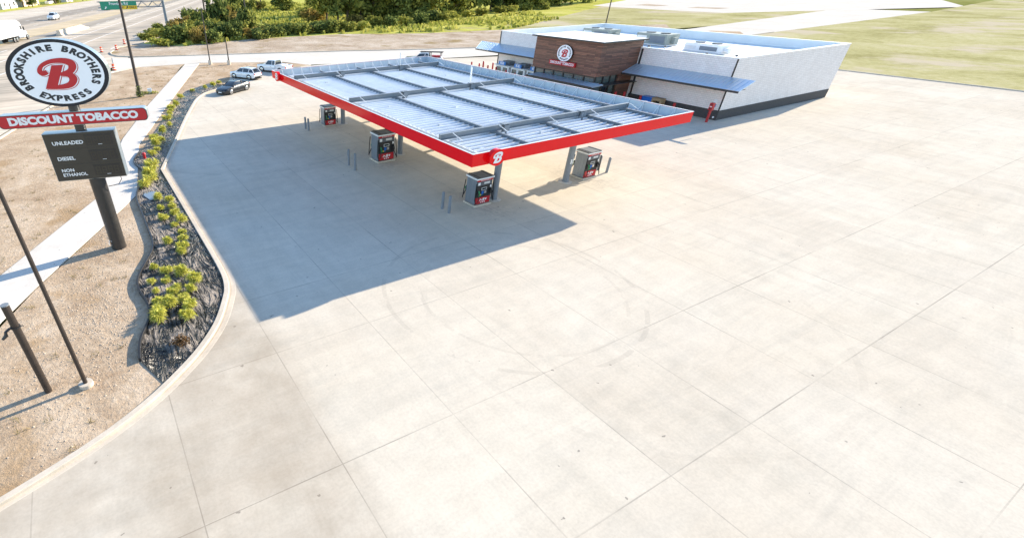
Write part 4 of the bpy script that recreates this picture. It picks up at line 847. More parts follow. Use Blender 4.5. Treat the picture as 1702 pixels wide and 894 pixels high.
for i, (a, b) in enumerate((((48.2, 36.2), (46.0, 30.0)), ((45.5, 17.5), (46.0, 11.2)))):
    o = MB().box(min(a[0], b[0])-.06, max(a[0], b[0])+.06, b[1], a[1], 5.30, 5.38).build('roof_conduit', M_STEEL); tag(o, ['dark conduit run lying on the roof behind the tower', 'dark conduit run lying on the roof behind the right parapet'][i], 'conduit')
# ice freezers
for i, y in enumerate((42.55, 39.1, 35.7)):
    t = thing('ice_freezer', 'white ice freezer with glazed doors by the store wall, %s' % ['leftmost of three', 'middle of three', 'rightmost of three'][i], 'ice freezer', (41.9, y, 0), 0, 'ice freezers by the store wall')
    MB().box(-.85, .85, -1.5, 1.5, .1, 1.74).build('cabinet', M_WHITE, t, bevel=.03); MB().box(-.8, .8, -1.4, 1.4, 0, .1).build('skid', M_BLACK, t); MB().box(-1.15, .9, -1.72, 1.72, 1.76, 1.82).build('top_plate', M_GALV, t)
    for s in (-1, 1):
        d = MB().box(-.90, -.852, s*.72-.66, s*.72+.66, .25, 1.66).build('door', M_WHITE, t); MB().box(-.912, -.902, s*.72-.5, s*.72+.5, .4, 1.52).build('pane', M_GLASSG, d); MB().box(-.95, -.915, s*.16-.02, s*.16+.02, .8, 1.15).build('handle', M_CHROME, d)
    sg = MB().box(-1.0, -.9, -.75, .75, 1.84, 2.32).build('sign_board', M_ICE, t); MB().merge(text_mb('ICE', .46, .02, 1.25), plane_basis((-1.008, 0, 2.08), (0, -1, 0))).build('lettering', M_WHITE, sg)
    MB().box(-.35, .7, -.9, .6, 1.84, 2.36).build('compressor', M_STEEL, t, bevel=.03)
rb = [(41.5, 50.6, 1.25), (41.5, 48.6, 1.25), (41.4, 47.5, 1.7), (41.4, 46.3, 1.25), (43.6, 47.6, 1.3), (40.4, 43.2, 1.45), (40.4, 40.9, 1.3), (40.4, 38.9, 1.15), (40.4, 36.5, 1.1)]
for i, (x, y, h) in enumerate(rb): bollard('bollard', 'red bollard by the ice freezers, %s of that row counting from the left end' % ORD[i], (x, y), h, .13, M_REDP, 'red bollards along the store front')
for i, (x, y, h) in enumerate(((39.2, 20.2, 1.62), (40.6, 20.0, 1.5), (41.6, 18.4, 1.22), (41.6, 14.0, 1.15))): bollard('bollard', 'red bollard before the right part of the store, %s from the entrance' % ORD[i], (x, y), h, .15, M_REDP, 'red bollards along the store front')
b = thing('recycling_bin', 'bright blue plastic bin against the dark base of the white brick wall', 'bin', (42.2, 17.75, 0)); MB().box(-.42, .42, -.75, .62, 0, 1.15).build('body', M_BLUE, b, bevel=.05); MB().box(-.46, .46, -.79, .66, 1.152, 1.24).build('lid', M_BLUE, b, bevel=.03); MB().box(-.44, -.425, -.3, .1, .5, .8).build('sticker', M_WHITE, b)
b = thing('cardboard_box', 'open brown box with dark hole right of the blue bin', 'box', (42.1, 16.35, 0))
m = MB(); m.box(-.4, .4, -.62, -.42, 0, 1.3); m.box(-.4, .4, .42, .62, 0, 1.3); m.box(-.4, .4, -.42, .42, .0, .45); m.box(-.4, .4, -.42, .42, 1.0, 1.3); m.build('shell', M_CARD2, b); MB().box(.2, .36, -.41, .41, .46, .99).build('inside', M_BLACK, b)
rp = thing('bollard_station', 'tall red post with dark red control box in front of the store corner', 'post', (41.3, 9.75, 0)); MB().cyl((0, 0, 0), (0, 0, 1.25), .13, n=16).build('post', M_REDP, rp, True); bx = MB().box(-.2, .2, -.2, .2, 1.25, 2.02).build('control_box', M_REDP, rp, bevel=.03)
for k in range(3): MB().box(-.215, -.202, -.13, .13, 1.42+.19*k, 1.50+.19*k).build('label_plate', M_WHITE if k % 2 else M_BLACK, bx)
rp.name = 'emergency_post'

# ------------------------------------------------------------------ price sign
A = R(-14); sgn = thing('price_sign', 'tall pole sign with oval logo face, red bar and dark fuel price box', 'sign', (-18.93, 9.75, 0), A)
MB().cyl((0, 0, -.05), (0, 0, 4.5), .42, n=36).build('pole', M_DARK, sgn, True); MB().cyl((0, 0, 7.06), (0, 0, 8.5), .27, n=28).build('upper_pole', M_DARK, sgn, True)
pb = MB().box(-1.87, 1.69, -.38, .30, 4.49, 7.06).build('price_box', M_SILVER, sgn, bevel=.02)
MB().box(-1.84, 1.66, -.392, -.382, 4.52, 7.03).build('front_panel', M_PBOX, pb); MB().box(-1.84, 1.66, .302, .312, 4.52, 7.03).build('back_panel', M_PBOX, pb)
FB = plane_basis((0, -.40, 0), (1, 0, 0))
def ptxt(s, x, z, size, wx=1.0):
    m = text_mb(s, size, .007, wx); xm = min(v[0] for v in m.v); m.v = [(v[0]-xm+x, v[1]+z, v[2]) for v in m.v]; MB().merge(m, FB).build('lettering', M_WHITE, pb)
ptxt('UNLEADED', -1.50, 6.53, .26, 1.14); ptxt('DIESEL', -1.50, 5.71, .26, 1.14); ptxt('NON', -1.50, 5.07, .235, 1.14); ptxt('ETHANOL', -1.50, 4.82, .235, 1.14)
def digit_outline(mb, x, z, w, h):
    t = .035
    for (a, b_, c, d) in ((x, x+w, z, z+t), (x, x+w, z+h-t, z+h), (x, x+w, z+h/2-t/2, z+h/2+t/2), (x, x+t, z+t, z+h/2-t/2), (x+w-t, x+w, z+t, z+h/2-t/2), (x, x+t, z+h/2+t/2, z+h-t), (x+w-t, x+w, z+h/2+t/2, z+h-t)): mb.box(a, b_, -.4085, -.4065, c, d)
for k, z in enumerate((6.32, 5.50, 4.68)):
    sc_ = MB().box(.12, 1.50, -.40, -.394, z, z+.56).build('price_display', M_LEDP, pb); MB().box(.11, 1.51, -.408, -.4005, z+.56, z+.585).build('display_hood', M_BLACK, sc_)
    m = MB()
    for q in range(4): digit_outline(m, .22+.31*q, z+.09, .22, .38)
    m.build('display_segments', plain('led_segment', (.055, .047, .030), .5) if k == 2 else M_PBOX, sc_); MB().box(.72, .92, -.414, -.4095, z+.04, z+.06).build('maker_plate', M_WHITE, sc_)
sj = MB()
for z in (6.20, 5.38): sj.box(-1.77, 1.63, -.398, -.393, z, z+.012)
sj.build('panel_seam', M_BLACK, pb)
MB().tube([(1.2, .1, 4.54), (1.25, .1, 4.2), (1.0, .1, 3.9), (.45, .05, 3.85)], .02, 6).build('cable', M_BLACK, pb)
# red bar with rounded ends
def rrect(x0, x1, z0, z1, r, n=6):
    p = []
    for cx, cz, a0 in ((x1-r, z0+r, -90), (x1-r, z1-r, 0), (x0+r, z1-r, 90), (x0+r, z0+r, 180)):
        for k in range(n+1): a = R(a0+90*k/n); p.append((cx+r*math.cos(a), cz+r*math.sin(a)))
    return p
br = rrect(-3.66, 3.56, 7.40, 8.06, .22); m = MB(); n = len(br)
m.add([(p[0], -.30, p[1]) for p in br]+[(p[0], .30, p[1]) for p in br], [(i, (i+1) % n, n+(i+1) % n, n+i) for i in range(n)]+[tuple(range(n)), tuple(range(n, 2*n))]); bar = m.build('tobacco_bar', M_SILVER, sgn, True)
for s, nm in ((-1, 'bar_face'),):
    MB().poly([(p[0], -.306, p[1]) for p in rrect(-3.64, 3.54, 7.415, 8.045, .21)]).build('bar_trim', M_BLACKL, bar); MB().poly([(p[0], -.314, p[1]) for p in rrect(-3.61, 3.51, 7.44, 8.02, .2)]).build('bar_face', M_RED2, bar)
MB().poly([(p[0], .306, p[1]) for p in rrect(-3.61, 3.51, 7.44, 8.02, .2)]).build('bar_face', M_RED2, bar)
tx = text_mb('DISCOUNT TOBACCO', .50, .028, 1.0); xs = [v[0] for v in tx.v]; k = 6.25/(max(xs)-min(xs)); MB().merge(tx, plane_basis((-.05, -.322, 7.73), (1, 0, 0)) @ Matrix.Diagonal((k, 1.0, 1, 1))).build('lettering', M_WHITE, bar)
rd = drum((-.12, -.30, 9.87), (1, 0, 0), 2.31, 1.54, .62, M_SILVER, plain('sign_rim', (.022, .022, .028), .5, spec=.3), 'oval_sign', sgn); round_face(rd, plane_basis((-.12, -.30, 9.87), (1, 0, 0)), 2.31, 1.54, None, 1, .012)
MB().tube([(-.25, -.42, .35), (-.35, -.6, .5), (-.3, -.5, .75), (-.2, -.42, .6)], .02, 5).build('conduit', M_GALV, sgn)

# ------------------------------------------------------------------ poles
def lamp(label, x, y, h, mat, base=True, arm=None, r=.09):
    t = thing('street_lamp', label, 'street lamp', (x, y, 0), 0, 'site lamp poles')
    MB().cyl((0, 0, .0), (0, 0, h), r, r*.75, n=12).build('pole', mat, t, True)
    if base: MB().cyl((0, 0, -.05), (0, 0, .75 if y > 50 else .16), .33 if y > 50 else .27, n=18).build('footing', M_KERB, t, True)
    if arm:
        MB().cyl((0, 0, h-.12), (arm[0]*.5, arm[1]*.5, h-.1), .035, n=8).build('arm', mat, t); 
        MB().box(arm[0]*.4-.25, arm[0]*.4+.55*arm[0], arm[1]*.5-.16, arm[1]*.5+.16, h-.16, h-.04).build('lamp_head', mat, t) if arm[0] > 0 else MB().box(arm[0]*.9, arm[0]*.35, arm[1]*.5-.16, arm[1]*.5+.16, h-.16, h-.04).build('lamp_head', mat, t)
    return t
lamp('tall dark lamp pole with short arm on the dirt island, left of two', 3.82, 81.1, 9.0, M_BROWN, arm=(-1.3, .3), r=.11)
lamp('short dark pole on concrete foot on the dirt island, right of two', 6.9, 79.2, 4.2, M_BROWN, arm=None, r=.12)
lamp('brown lamp pole leaning across the foreground left of the planting bed', -21.34, -2.68, 9.2, M_BROWN, arm=(-1.2, -.6), r=.085)
lamp('dark lamp pole rising behind the store roof', 78.0, 54.2, 10.5, M_BROWN, arm=(1.2, .3), r=.13)
t = thing('service_post', 'short thick brown post with black clamp in the near left corner', 'post', (-22.72, -2.30, 0)); MB().cyl((0, 0, -.05), (0, 0, 4.2), .135, n=16).build('post', M_BROWN, t, True)
MB().cyl((0, 0, 4.202), (0, 0, 4.24), .14, n=16).build('cap', M_STEEL, t); cl = MB().cyl((0, 0, 3.22), (0, 0, 3.30), .165, n=16).build('clamp', M_BLACK, t)
m = MB(); m.tube([(-.16, -.05, 3.28), (-.32, -.1, 3.2), (-.36, -.12, 3.05), (-.5, -.14, 2.95)], [.05, .05, .07, .05], 7); m.build('bracket_arm', M_BLACK, cl); MB().tube([(.1, -.14, 3.3), (.2, -.2, 3.38), (.28, -.16, 3.30)], .02, 5).build('hook', M_BLACK, cl)
def utility(label, x, y, h, r=.17, lean=(0, 0), ivy=0):
    t = thing('utility_pole', label, 'utility pole', (x, y, -.05), 0, 'wooden utility poles'); MB().cyl((0, 0, 0), (lean[0], lean[1], h), r, r*.65, n=12).build('pole', M_POLEW, t, True)
    MB().box(lean[0]-1.2, lean[0]+1.2, lean[1]-.06, lean[1]+.06, h-.7, h-.56).build('crossarm', M_BARK, t)
    for k in (-1.05, 0, 1.05): MB().cyl((lean[0]+k, lean[1], h-.55), (lean[0]+k, lean[1], h-.3), .05, n=8).build('insulator', M_STEEL, t)
    if ivy: leaf_cloud('ivy', L_DARK, [(0, 0, ivy*.25, .5, .5, ivy*.3), (0, 0, ivy*.7, .4, .4, ivy*.3)], int(260*ivy), .10 if ivy < 2.5 else .2, t)
    return t
utility('dark wooden utility pole leaning left on the bare verge by the sidewalk', -11.8, 56.9, 14.5, .22, (.45, 0.1), ivy=1.6)
utility('wooden utility pole among the island bushes, left of a close pair', 26.3, 180.6, 19, .3)
utility('wooden utility pole among the island bushes, right of a close pair', 27.6, 178.2, 19, .3)
utility('distant wooden pole beside the highway left of the vine clad pole', 54.5, 267.7, 20, .35)
utility('utility pole overgrown with vines behind the island bushes', 25.9, 129.0, 16, .22, ivy=5.5)
utility('distant utility pole left of the first dark tree', 86, 300, 20, .4); utility('distant utility pole seen between the belt trees', 143.6, 252, 20, .35)
gv = thing('utility_box', 'small pale utility box beside the foot of the leaning pole', 'utility box', (-10.2, 58.6, -.02)); MB().box(-.28, .28, -.22, .22, 0, .62).build('body', M_WHITE, gv, bevel=.04); MB().box(-.3, .3, -.24, .24, .622, .68).build('lid', M_GALV, gv)
leaf_cloud('weeds', L_WEED, [(.3, -.3, .15, .9, .5, .2), (-.8, -.2, .2, .6, .4, .25)], 240, .1, gv)
# gantry
gb = thing('highway_gantry', 'grey highway gantry carrying a green and yellow exit sign over the road', 'road sign', (9.8, 161.5, 0)); ax = Vector((RN[0], RN[1], 0)); fw = Vector((-RD[0], -RD[1], 0))
m = MB(); d_ = .42
m.cyl((0, 0, -.1), (0, 0, 8.0), .5, .42, n=14); m.build('post', M_STEEL, gb, True)
m = MB()
for z in (6.3, 7.8):
    for o_ in (-.55, .55): m.cyl(fw*o_+Vector((0, 0, z)), ax*19+fw*o_+Vector((0, 0, z)), .11, n=6)
m.build('truss_chord', M_STEEL, gb); m = MB()
for k in range(12):
    a = ax*(1.55*k); b_ = ax*(1.55*(k+1))
    for o_ in (-.55, .55): z0, z1 = (6.3, 7.8) if k % 2 else (7.8, 6.3); m.cyl(a+fw*o_+Vector((0, 0, z0)), b_+fw*o_+Vector((0, 0, z1)), .06, n=5)
m.build('truss_web', M_STEEL, gb)
def gpanel(s0, s1, z0, z1, mat, off): 
    a, b_ = ax*s1+fw*off, ax*s0+fw*off; m = MB(); p = [(*a.xy, z0), (*b_.xy, z0), (*b_.xy, z1), (*a.xy, z1)]; q = [(v[0]-fw.x*.06, v[1]-fw.y*.06, v[2]) for v in p]
    m.hexa([q[0], q[1], p[1], p[0]], [q[3], q[2], p[2], p[3]]); return m
ps = gpanel(7.7, 18.2, 5.75, 7.95, M_GREEN, .8).build('sign_panel', M_GREEN, gb); yp = gpanel(7.75, 12.6, 5.8, 6.75, M_YELLOW, .83).build('exit_panel', M_YELLOW, gb)
def gtext(s, sc_, z, size, mat, par, wx=1.0, off=.84):
    o_ = ax*sc_+fw*off; MB().merge(text_mb(s, size, .012, wx), plane_basis((o_.x, o_.y, z), -ax)).build('lettering', mat, par)
gtext('Frontage Rd', 12.9, 7.30, 1.05, M_WHITE, ps, 1.05); gtext('ONLY', 9.0, 6.27, .72, M_BLACKL, yp, 1.1, .87); gtext('EXIT', 12.0, 6.27, .62, M_BLACKL, yp, 1, .87)
def arrow(sc_, z, s, mat, par, off):
    B = plane_basis(ax*sc_+fw*off+Vector((0, 0, z)), -ax) @ Matrix.Rotation(R(-40), 4, 'Z') @ Matrix.Diagonal((s, s, 1, 1))
    MB().poly([B @ Vector(p) for p in ((-.12, -.5, 0), (.12, -.5, 0), (.12, .1, 0), (.4, .1, 0), (0, .6, 0), (-.4, .1, 0), (-.12, .1, 0))]).build('arrow', mat, par)
arrow(16.8, 6.25, .75, M_WHITE, ps, .84); arrow(10.6, 6.27, .8, M_BLACKL, yp, .87)

# ------------------------------------------------------------------ barrels, barrier
for i, (u, v, l) in enumerate(((169, 87, 'orange and white traffic barrel in the driveway mouth, left of the kerb nose'), (194, 83.5, 'orange and white traffic barrel standing on the dirt behind the kerb nose'), (207, 73.5, 'orange and white traffic barrel half hidden by the leaning utility pole'), (190, 117.5, 'nearest orange and white traffic barrel, beside the oval sign edge'))):
    x, y = G(u, v); t = thing('traffic_barrel', l, 'barrel', (x, y, 0), 0, 'orange traffic barrels', 1.0)
    rr = [.29, .285, .27, .262, .25, .24]; zz = [.08, .28, .30, .50, .52, .72]
    MB().cyl((0, 0, 0), (0, 0, .08), .38, n=14).build('rubber_base', M_RUBBER, t)
    b_ = MB().cyl((0, 0, .08), (0, 0, 1.0), .29, .22, n=16).build('body', M_ORANGE, t, True)
    for z in (.28, .62): f = .29-(z-.08)*.07/.92; MB().cyl((0, 0, z), (0, 0, z+.09), f+.006, f-.002, n=16).build('band', M_WHITE, t, True)
    MB().cyl((0, 0, 1.0), (0, 0, 1.05), .16, n=12).build('handle', M_ORANGE, t)
bt = 145.0; cb = MB()
for t0, t1, zz in ((bt, bt+26, 1.4),):
    ring = lambda t_, z: [(*road(71.5, t_), -.05), (*road(71.0, t_), .35), (*road(70.8, t_), z), (*road(70.0, t_), z), (*road(69.8, t_), .35), (*road(69.3, t_), -.05)]
    cb.loft([ring(t0, zz), ring(t0+20, zz), ring(t1, .3)])
tag(cb.build('concrete_barrier', M_KERB), 'pale concrete barrier end on the highway above the oval sign', 'barrier')
# ------------------------------------------------------------------ vehicles
def wheel(parent, x, y, r, w, s):
    k = MB().cyl((x, y-s*w/2, r), (x, y+s*w/2, r), r, n=24).build('wheel', M_RUBBER, parent, True)
    m = MB().cyl((x, y+s*w/2, r), (x, y+s*(w/2+.012), r), r*.68, r*.62, n=20); m.build('rim', M_CHROME, k, True)
    m = MB()
    for q in range(5):
        a = q*2*math.pi/5; m.cyl((x+r*.33*math.cos(a), y+s*(w/2+.010), r+r*.33*math.sin(a)), (x+r*.33*math.cos(a), y+s*(w/2+.018), r+r*.33*math.sin(a)), r*.15, n=6)
    m.build('rim_hole', M_BLACK, k)
def body_ring(x, zl, zm, zt, wl, wm, wt):
    return [(x, -wl, zl), (x, -wm, zl+(zm-zl)*.55), (x, -wm, zm), (x, -wt, zt), (x, -wt*.5, zt+.025), (x, wt*.5, zt+.025), (x, wt, zt), (x, wm, zm), (x, wm, zl+(zm-zl)*.55), (x, wl, zl)]
def cab_ring(x, zb, zt, wb, wt): return [(x, -wb, zb), (x, -wt, zt), (x, -wt*.55, zt+.03), (x, wt*.55, zt+.03), (x, wt, zt), (x, wb, zb)]
def car(name, label, cat, loc, heading, kind, paint, sc, group=None):
    t = thing(name, label, cat, (*loc, 0.005), math.atan2(heading[1], heading[0]), group, sc)
    if kind == 'coupe':
        L, hw, r = 4.75, .93, .35; ax_ = (1.40, -1.42); st = [(2.37, .30, .52, .62, .55, .62, .52), (2.25, .20, .58, .68, .74, .82, .70), (1.9, .17, .64, .78, .84, .92, .80), (1.0, .17, .70, .90, .86, .93, .80), (.55, .17, .72, .93, .86, .92, .80), (-.6, .17, .74, .95, .86, .92, .80), (-1.3, .17, .78, 1.00, .88, .96, .82), (-2.0, .2, .78, 1.00, .84, .92, .78), (-2.3, .30, .70, .93, .70, .78, .70)]
        cab = [(.95, .90, .93, .72, .60), (.25, .92, 1.30, .76, .55), (-.3, .94, 1.36, .77, .56), (-.9, .95, 1.27, .76, .54), (-1.75, .99, 1.03, .72, .62)]; roof = (1, 3)
    elif kind == 'suv':
        L, hw, r = 4.65, .93, .37; ax_ = (1.38, -1.36); st = [(2.3, .34, .60, .76, .60, .70, .6), (2.18, .24, .72, .90, .78, .84, .72), (1.85, .22, .80, 1.00, .86, .92, .80), (1.05, .22, .84, 1.07, .87, .93, .82), (-.5, .22, .86, 1.08, .87, .93, .84), (-1.6, .22, .88, 1.10, .87, .93, .84), (-2.1, .30, .86, 1.08, .84, .90, .82), (-2.3, .42, .80, 1.02, .74, .82, .76)]
        cab = [(1.05, 1.05, 1.08, .78, .66), (.35, 1.06, 1.58, .80, .60), (-.4, 1.07, 1.66, .82, .62), (-1.5, 1.08, 1.60, .82, .60), (-1.85, 1.08, 1.50, .80, .58), (-2.2, 1.05, 1.09, .76, .70)]; roof = (1, 4)
    elif kind == 'sedan':
        L, hw, r = 4.8, .93, .34; ax_ = (1.45, -1.40); st = [(2.38, .32, .55, .68, .6, .68, .58), (2.2, .2, .64, .78, .78, .86, .74), (1.1, .18, .74, .94, .86, .92, .8), (-.6, .18, .76, .97, .86, .92, .8), (-1.5, .18, .8, 1.0, .87, .93, .8), (-2.15, .22, .8, .98, .82, .9, .76), (-2.38, .34, .7, .9, .7, .78, .68)]
        cab = [(1.0, .93, .96, .74, .62), (.2, .95, 1.38, .77, .57), (-.7, .96, 1.42, .78, .57), (-1.1, .97, 1.34, .77, .56), (-1.8, .98, 1.02, .72, .62)]; roof = (1, 3)
    else:  # pickup
        L, hw, r = 5.85, 1.0, .41; ax_ = (1.85, -1.80); st = [(2.92, .42, .74, .98, .74, .84, .74), (2.75, .32, .90, 1.12, .90, .97, .86), (1.4, .32, .98, 1.20, .94, 1.0, .90), (.9, .32, 1.0, 1.22, .94, 1.0, .92), (-.85, .32, 1.02, 1.23, .94, 1.0, .93)]
        cab = [(1.25, 1.18, 1.22, .84, .74), (.6, 1.2, 1.84, .88, .68), (-.4, 1.21, 1.92, .89, .70), (-.78, 1.21, 1.86, .88, .69), (-.86, 1.21, 1.25, .88, .78)]; roof = (1, 3)
    MB().loft([body_ring(*s) for s in st]).build('body', paint, t, True)
    MB().loft([cab_ring(*c) for c in cab]).build('windows', M_GLASS, t, True)
    rr = [cab_ring(x, zt-.03, zt+.012, wt+.035, wt+.01) for (x, zb, zt, wb, wt) in cab[roof[0]:roof[1]+1]]
    rf = MB().loft(rr).build('roof', paint, t, True)
    m = MB()   # pillars
    for s in (-1, 1):
        for i in (0, roof[0], (roof[0]+roof[1])//2 if kind != 'coupe' else roof[1], roof[1]):
            pass
        def seg(a, b, w_): m.tube([(a[0], s*(a[1]+.008), a[2]), (b[0], s*(b[1]+.008), b[2])], w_, 5)
        c0, c1, cl, ce = cab[0], cab[roof[0]], cab[roof[1]], cab[-1]
        seg((c0[0], c0[3], c0[1]), (c1[0], c1[4], c1[2]), .04); seg((cl[0], cl[4], cl[2]), (ce[0], ce[3], ce[1]), .055)
        xb = -.22 if kind != 'coupe' else -.85; k = [c for c in cab if abs(c[0]-xb) < .75][0]; seg((xb, k[3]-.01, k[1]), (xb-.06, k[4]+.02, k[2]), .045)
        if kind == 'suv': seg((-1.25, .82, 1.08), (-1.4, .62, 1.6), .05)
    m.build('pillar', paint, t)
    for x in ax_:
        for s in (-1, 1):
            MB().cyl((x, s*(hw-.17), r+.02), (x, s*(hw+.008), r+.02), r*1.17, n=24).build('wheel_arch', M_BLACK, t, True); wheel(t, x, s*(hw-.085), r, .22, s)
    F, B_ = st[0], st[-1]; xf, xb = F[0], (B_[0] if kind != 'pickup' else -2.92)
    MB().box(xf-.16, xf+.02, -.48, .48, F[1]+.04, F[1]+.24).build('grille', M_BLACK, t, bevel=.02)
    MB().box(xf-.12, xf+.045, -.26, .26, F[1]+.02, F[1]+.14).build('number_plate', M_WHITE, t)
    for s in (-1, 1):
        MB().box(xf-.26, xf-.02, s*F[5]-.20 if s > 0 else s*F[5]-.02, s*F[5]+.02 if s > 0 else s*F[5]+.20, F[3]-.14, F[3]-.01).build('headlight', M_HEAD, t, bevel=.02)
        zt = (B_[3]-.2, B_[3]-.04) if kind != 'pickup' else (.80, 1.14); wy = B_[5] if kind != 'pickup' else .97
        MB().box(xb-.012, xb+.16, s*wy-.2 if s > 0 else s*wy-.01, s*wy+.01 if s > 0 else s*wy+.2, *zt).build('taillight', M_TAIL, t, bevel=.015)
        c = cab[0]; mi = MB().box(c[0]-.42, c[0]-.26, min(s*(hw-.02), s*(hw+.16)), max(s*(hw-.02), s*(hw+.16)), c[1]+.02, c[1]+.16); mi.build('mirror', paint, t, bevel=.03)
        for xx in (.0, -.95): MB().box(xx-.12, xx+.05, min(s*(hw-.005), s*(hw+.02)), max(s*(hw-.005), s*(hw+.02)), st[3][2]-.06, st[3][2]-.02).build('door_handle', M_CHROME if kind != 'pickup' else M_BLACK, t)
        sk = MB().box(ax_[1]+r*1.2, ax_[0]-r*1.2, min(s*(hw-.12), s*(hw-.01)), max(s*(hw-.12), s*(hw-.01)), .17, .29); sk.build('sill', M_BLACK, t)
    MB().box(xb+.02, xf-.08, -hw*.78, hw*.78, .16, .26).build('underbody', M_BLACK, t)
    if kind == 'suv': 
        for s in (-1, 1): MB().tube([(.2, s*.56, 1.66), (.1, s*.57, 1.72), (-1.3, s*.57, 1.70), (-1.45, s*.56, 1.62)], .02, 5).build('roof_rail', M_BLACK, t)
        MB().box(-2.36, -2.2, -.75, .75, .40, .58).build('rear_bumper', M_BLACK, t, bevel=.03); MB().box(-2.06, -1.86, -.5, .5, 1.60, 1.64).build('spoiler', M_BLACK, t)
    if kind == 'coupe': MB().box(-2.32, -2.1, -.7, .7, 1.05, 1.09).build('spoiler', paint, t)
    if kind == 'pickup':
        bed_ = MB()
        for s in (-1, 1): bed_.box(-2.92, -.87, min(s*.82, s*.99), max(s*.82, s*.99), .50, 1.24)
        bed_.box(-2.92, -2.80, -.82, .82, .55, 1.22); bed_.box(-.95, -.87, -.82, .82, .5, 1.22); bed_.build('cargo_bed', paint, t, bevel=.03); MB().box(-2.80, -.95, -.82, .82, .5, .72).build('bed_floor', M_BLACK, t)
        MB().box(-3.06, -2.9, -.9, .9, .48, .66).build('rear_bumper', M_CHROME, t, bevel=.03)
    return t
h1 = (-.82, -.57); h2 = (-.49, .87)
car('sports_coupe', 'dark grey sports coupe parked nose to the planting bed', 'car', (.55, 53.45), h1, 'coupe', M_CARD, (1.2, 1.12, 1.05), 'parked cars')
car('hatchback_suv', 'white compact SUV parked between the dark coupe and the pickup', 'car', (5.35, 63.3), h2, 'suv', M_CARW, (1.20, 1.08, 1.0), 'parked cars')
pk = car('pickup_truck', 'white pickup truck with open bed parked left of the canopy corner', 'pickup truck', (11.6, 66.9), h2, 'pickup', M_CARW, (1.12, 1.05, 1.0))
tb = MB().box(-2.2, -1.0, -.78, .78, 1.10, 1.30).build('bed_toolbox', M_GALV, pk, bevel=.02)
wt = car('pickup_truck', 'white work pickup loaded with ladders behind the far canopy corner', 'pickup truck', G(704, 107), (-.72, .69), 'pickup', M_CARW, (1.2, 1.1, 1.0))
lr = MB()
for x in (-2.6, -1.0):
    for s in (-1, 1): lr.box(x-.04, x+.04, s*.8-.04, s*.8+.04, 1.24, 1.95)
    lr.box(x-.04, x+.04, -.84, .84, 1.95, 2.02)
for y in (-.6, -.25, .3, .6): lr.box(-2.9, .6, y-.03, y+.03, 2.03, 2.09)
lr.build('ladder_rack', M_BROWN, wt); MB().box(-2.5, -1.2, -.6, .2, .75, 1.5).build('cargo', M_REDP, wt); MB().box(-2.75, -2.5, -.7, .7, .75, 1.35).build('cargo', M_GALV, wt)
fx, fy = -float(RD[0]), -float(RD[1])
car('highway_suv', 'white SUV driving towards the viewer on the far carriageway', 'car', road(95.4, 216), (fx, fy), 'suv', M_CARW, 1.5, 'cars driving on the highway')
car('highway_sedan', 'white sedan partly hidden below the green highway sign', 'car', road(91.7, 284), (fx, fy), 'sedan', M_CARW, 1.5, 'cars driving on the highway')
car('distant_sedan', 'small dark blue car glimpsed between the belt trees', 'car', G(610, 5), (.9, .4), 'sedan', M_CARB, 1.6, 'cars driving on the highway')
car('distant_sedan', 'small dark car at the picture top right of the blue one', 'car', G(694, 3), (.9, .4), 'sedan', M_CARD, 1.6, 'cars driving on the highway')
def semi(label, loc, hd, sc):
    t = thing('semi_truck', label, 'truck', (*loc, 0), math.atan2(hd[1], hd[0]), None, sc)
    MB().box(-17.4, -3.2, -1.28, 1.28, 1.15, 4.05).build('trailer', M_WHITE, t, bevel=.04); MB().box(-17.3, -3.4, -.5, .5, .9, 1.14).build('trailer_frame', M_STEEL, t)
    MB().loft([[(x, -w, .9), (x, -w, z), (x, -w*.8, z+.12), (x, w*.8, z+.12), (x, w, z), (x, w, .9)] for x, z, w in ((-2.6, 3.75, 1.2), (-1.2, 3.85, 1.2), (-.2, 3.4, 1.18), (.15, 2.9, 1.15))]).build('sleeper_cab', M_CARW, t, True)
    MB().loft([[(x, -w, .6), (x, -w, z), (x, -w*.7, z+.1), (x, w*.7, z+.1), (x, w, z), (x, w, .6)] for x, z, w in ((.1, 2.1, 1.12), (1.2, 1.95, 1.05), (2.3, 1.65, .95), (2.55, 1.3, .9))]).build('hood', M_CARW, t, True)
    MB().hexa([(.16, -1.05, 2.15), (.55, -1.0, 2.12), (.55, 1.0, 2.12), (.16, 1.05, 2.15)], [(-.08, -1.05, 2.95), (.12, -1.0, 2.95), (.12, 1.0, 2.95), (-.08, 1.05, 2.95)]).build('windshield', M_GLASS, t)
    for s in (-1, 1):
        MB().box(-.95, -.15, min(s*1.19, s*1.215), max(s*1.19, s*1.215), 2.15, 2.85).build('side_window', M_GLASS, t); MB().box(.3, .45, min(s*1.25, s*1.5), max(s*1.25, s*1.5), 1.9, 2.6).build('mirror', M_BLACK, t)
        MB().cyl((-2.6, s*.95, .75), (-.4, s*.95, .75), .33, n=14).build('fuel_tank', M_CHROME, t); MB().box(2.2, 2.56, min(s*.6, s*.92), max(s*.6, s*.92), 1.05, 1.3).build('headlight', M_HEAD, t)
        for x in (1.7, -3.9, -5.2, -15.0, -16.3): wheel(t, x, s*1.08, .5, .32, s)
    MB().box(2.3, 2.75, -1.1, 1.1, .4, .8).build('bumper', M_CHROME, t, bevel=.04); MB().box(-6, 2.3, -.45, .45, .65, .9).build('chassis', M_BLACK, t)
fr_ = G(43.5, 66); semi('white semi truck with long white trailer on the near carriageway', (fr_[0]-1.7*1.22*RD[0]-.6*1.2, fr_[1]-1.7*1.22*RD[1]+.3), (float(RD[0]), float(RD[1])), 1.22)
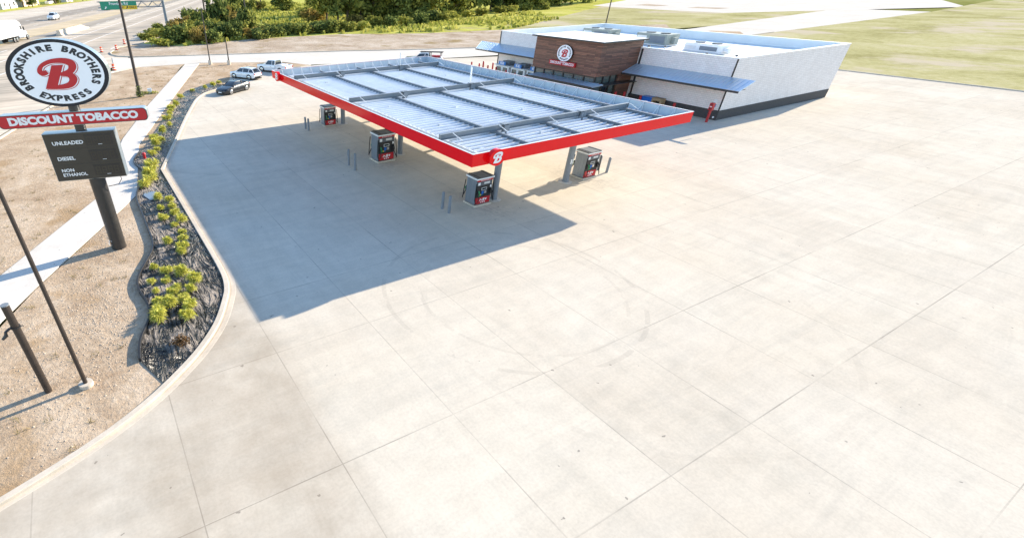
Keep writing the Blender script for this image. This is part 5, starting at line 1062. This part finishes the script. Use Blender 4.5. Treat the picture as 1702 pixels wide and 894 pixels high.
# ------------------------------------------------------------------ far side of the highway
def house(label, n, t0, w, d, h, mat, rz=0):
    x, y = road(n, t0); t = thing('house', label, 'house', (x, y, 0), math.atan2(RD[1], RD[0])+rz, 'houses across the highway')
    MB().box(-w/2, w/2, -d/2, d/2, 0, h).build('wall', mat, t)
    MB().add([(-w/2-.6, -d/2-.6, h+.01), (w/2+.6, -d/2-.6, h+.01), (w/2+.6, d/2+.6, h+.01), (-w/2-.6, d/2+.6, h+.01), (-w/4, 0, h+3.4), (w/4, 0, h+3.4)], [(0, 1, 5, 4), (2, 3, 4, 5), (1, 2, 5), (3, 0, 4), (0, 3, 2, 1)]).build('roof', M_SHING, t)
    for k in (-.3, .3):
        f = MB().box(w*k-1, w*k+1, -d/2-.06, -d/2-.004, 1.2, 3.2).build('window', M_WHITE, t); MB().box(w*k-.85, w*k+.85, -d/2-.09, -d/2-.062, 1.35, 3.05).build('pane', M_GLASS, f)
    MB().box(-.7, .7, -d/2-.06, -d/2-.004, 0, 2.6).build('door', M_BROWN, t)
house('pale grey house with dark roof across the highway, leftmost at the top edge', 158, 318, 20, 12, 4.6, M_LILAC); house('cream coloured house across the highway at the top edge', 158, 349, 24, 12, 5.5, M_CREAM); house('small grey house far up the highway edge', 152, 404, 14, 10, 4.5, M_LILAC)
for i, (n, t0, h, k) in enumerate(((150, 331, 15, 2), (147, 336, 12, 1), (146, 372, 14, 0), (149, 380, 12, 3), (144, 392, 11, 2), (142, 416, 12, 0), (160, 300, 15, 1), (143, 428, 10, 2))):
    plant_tree(k, road(n, t0), h, '%s tree across the highway, %s along the far verge from the left' % (['mid green', 'dark green', 'pale green', 'leafy green'][k], ORD[[6, 0, 1, 2, 3, 4, 5, 7].index(i)]), 'trees across the highway')
bt_ = thing('parked_boat', 'white boat parked on the far verge before the cream house', 'boat', (*road(146, 362), 0), math.atan2(RD[1], RD[0])); MB().loft([[(x, -w, z0), (x, -w*1.1, 1.9), (x, w*1.1, 1.9), (x, w, z0)] for x, w, z0 in ((-5, 1.2, .7), (0, 1.4, .7), (3.5, .9, .9), (5.2, .12, 1.5))]).build('hull', M_WHITE, bt_, True); MB().box(-1.5, 1, -.9, .9, 1.9, 2.9).build('cabin', M_GLASS, bt_, bevel=.1)
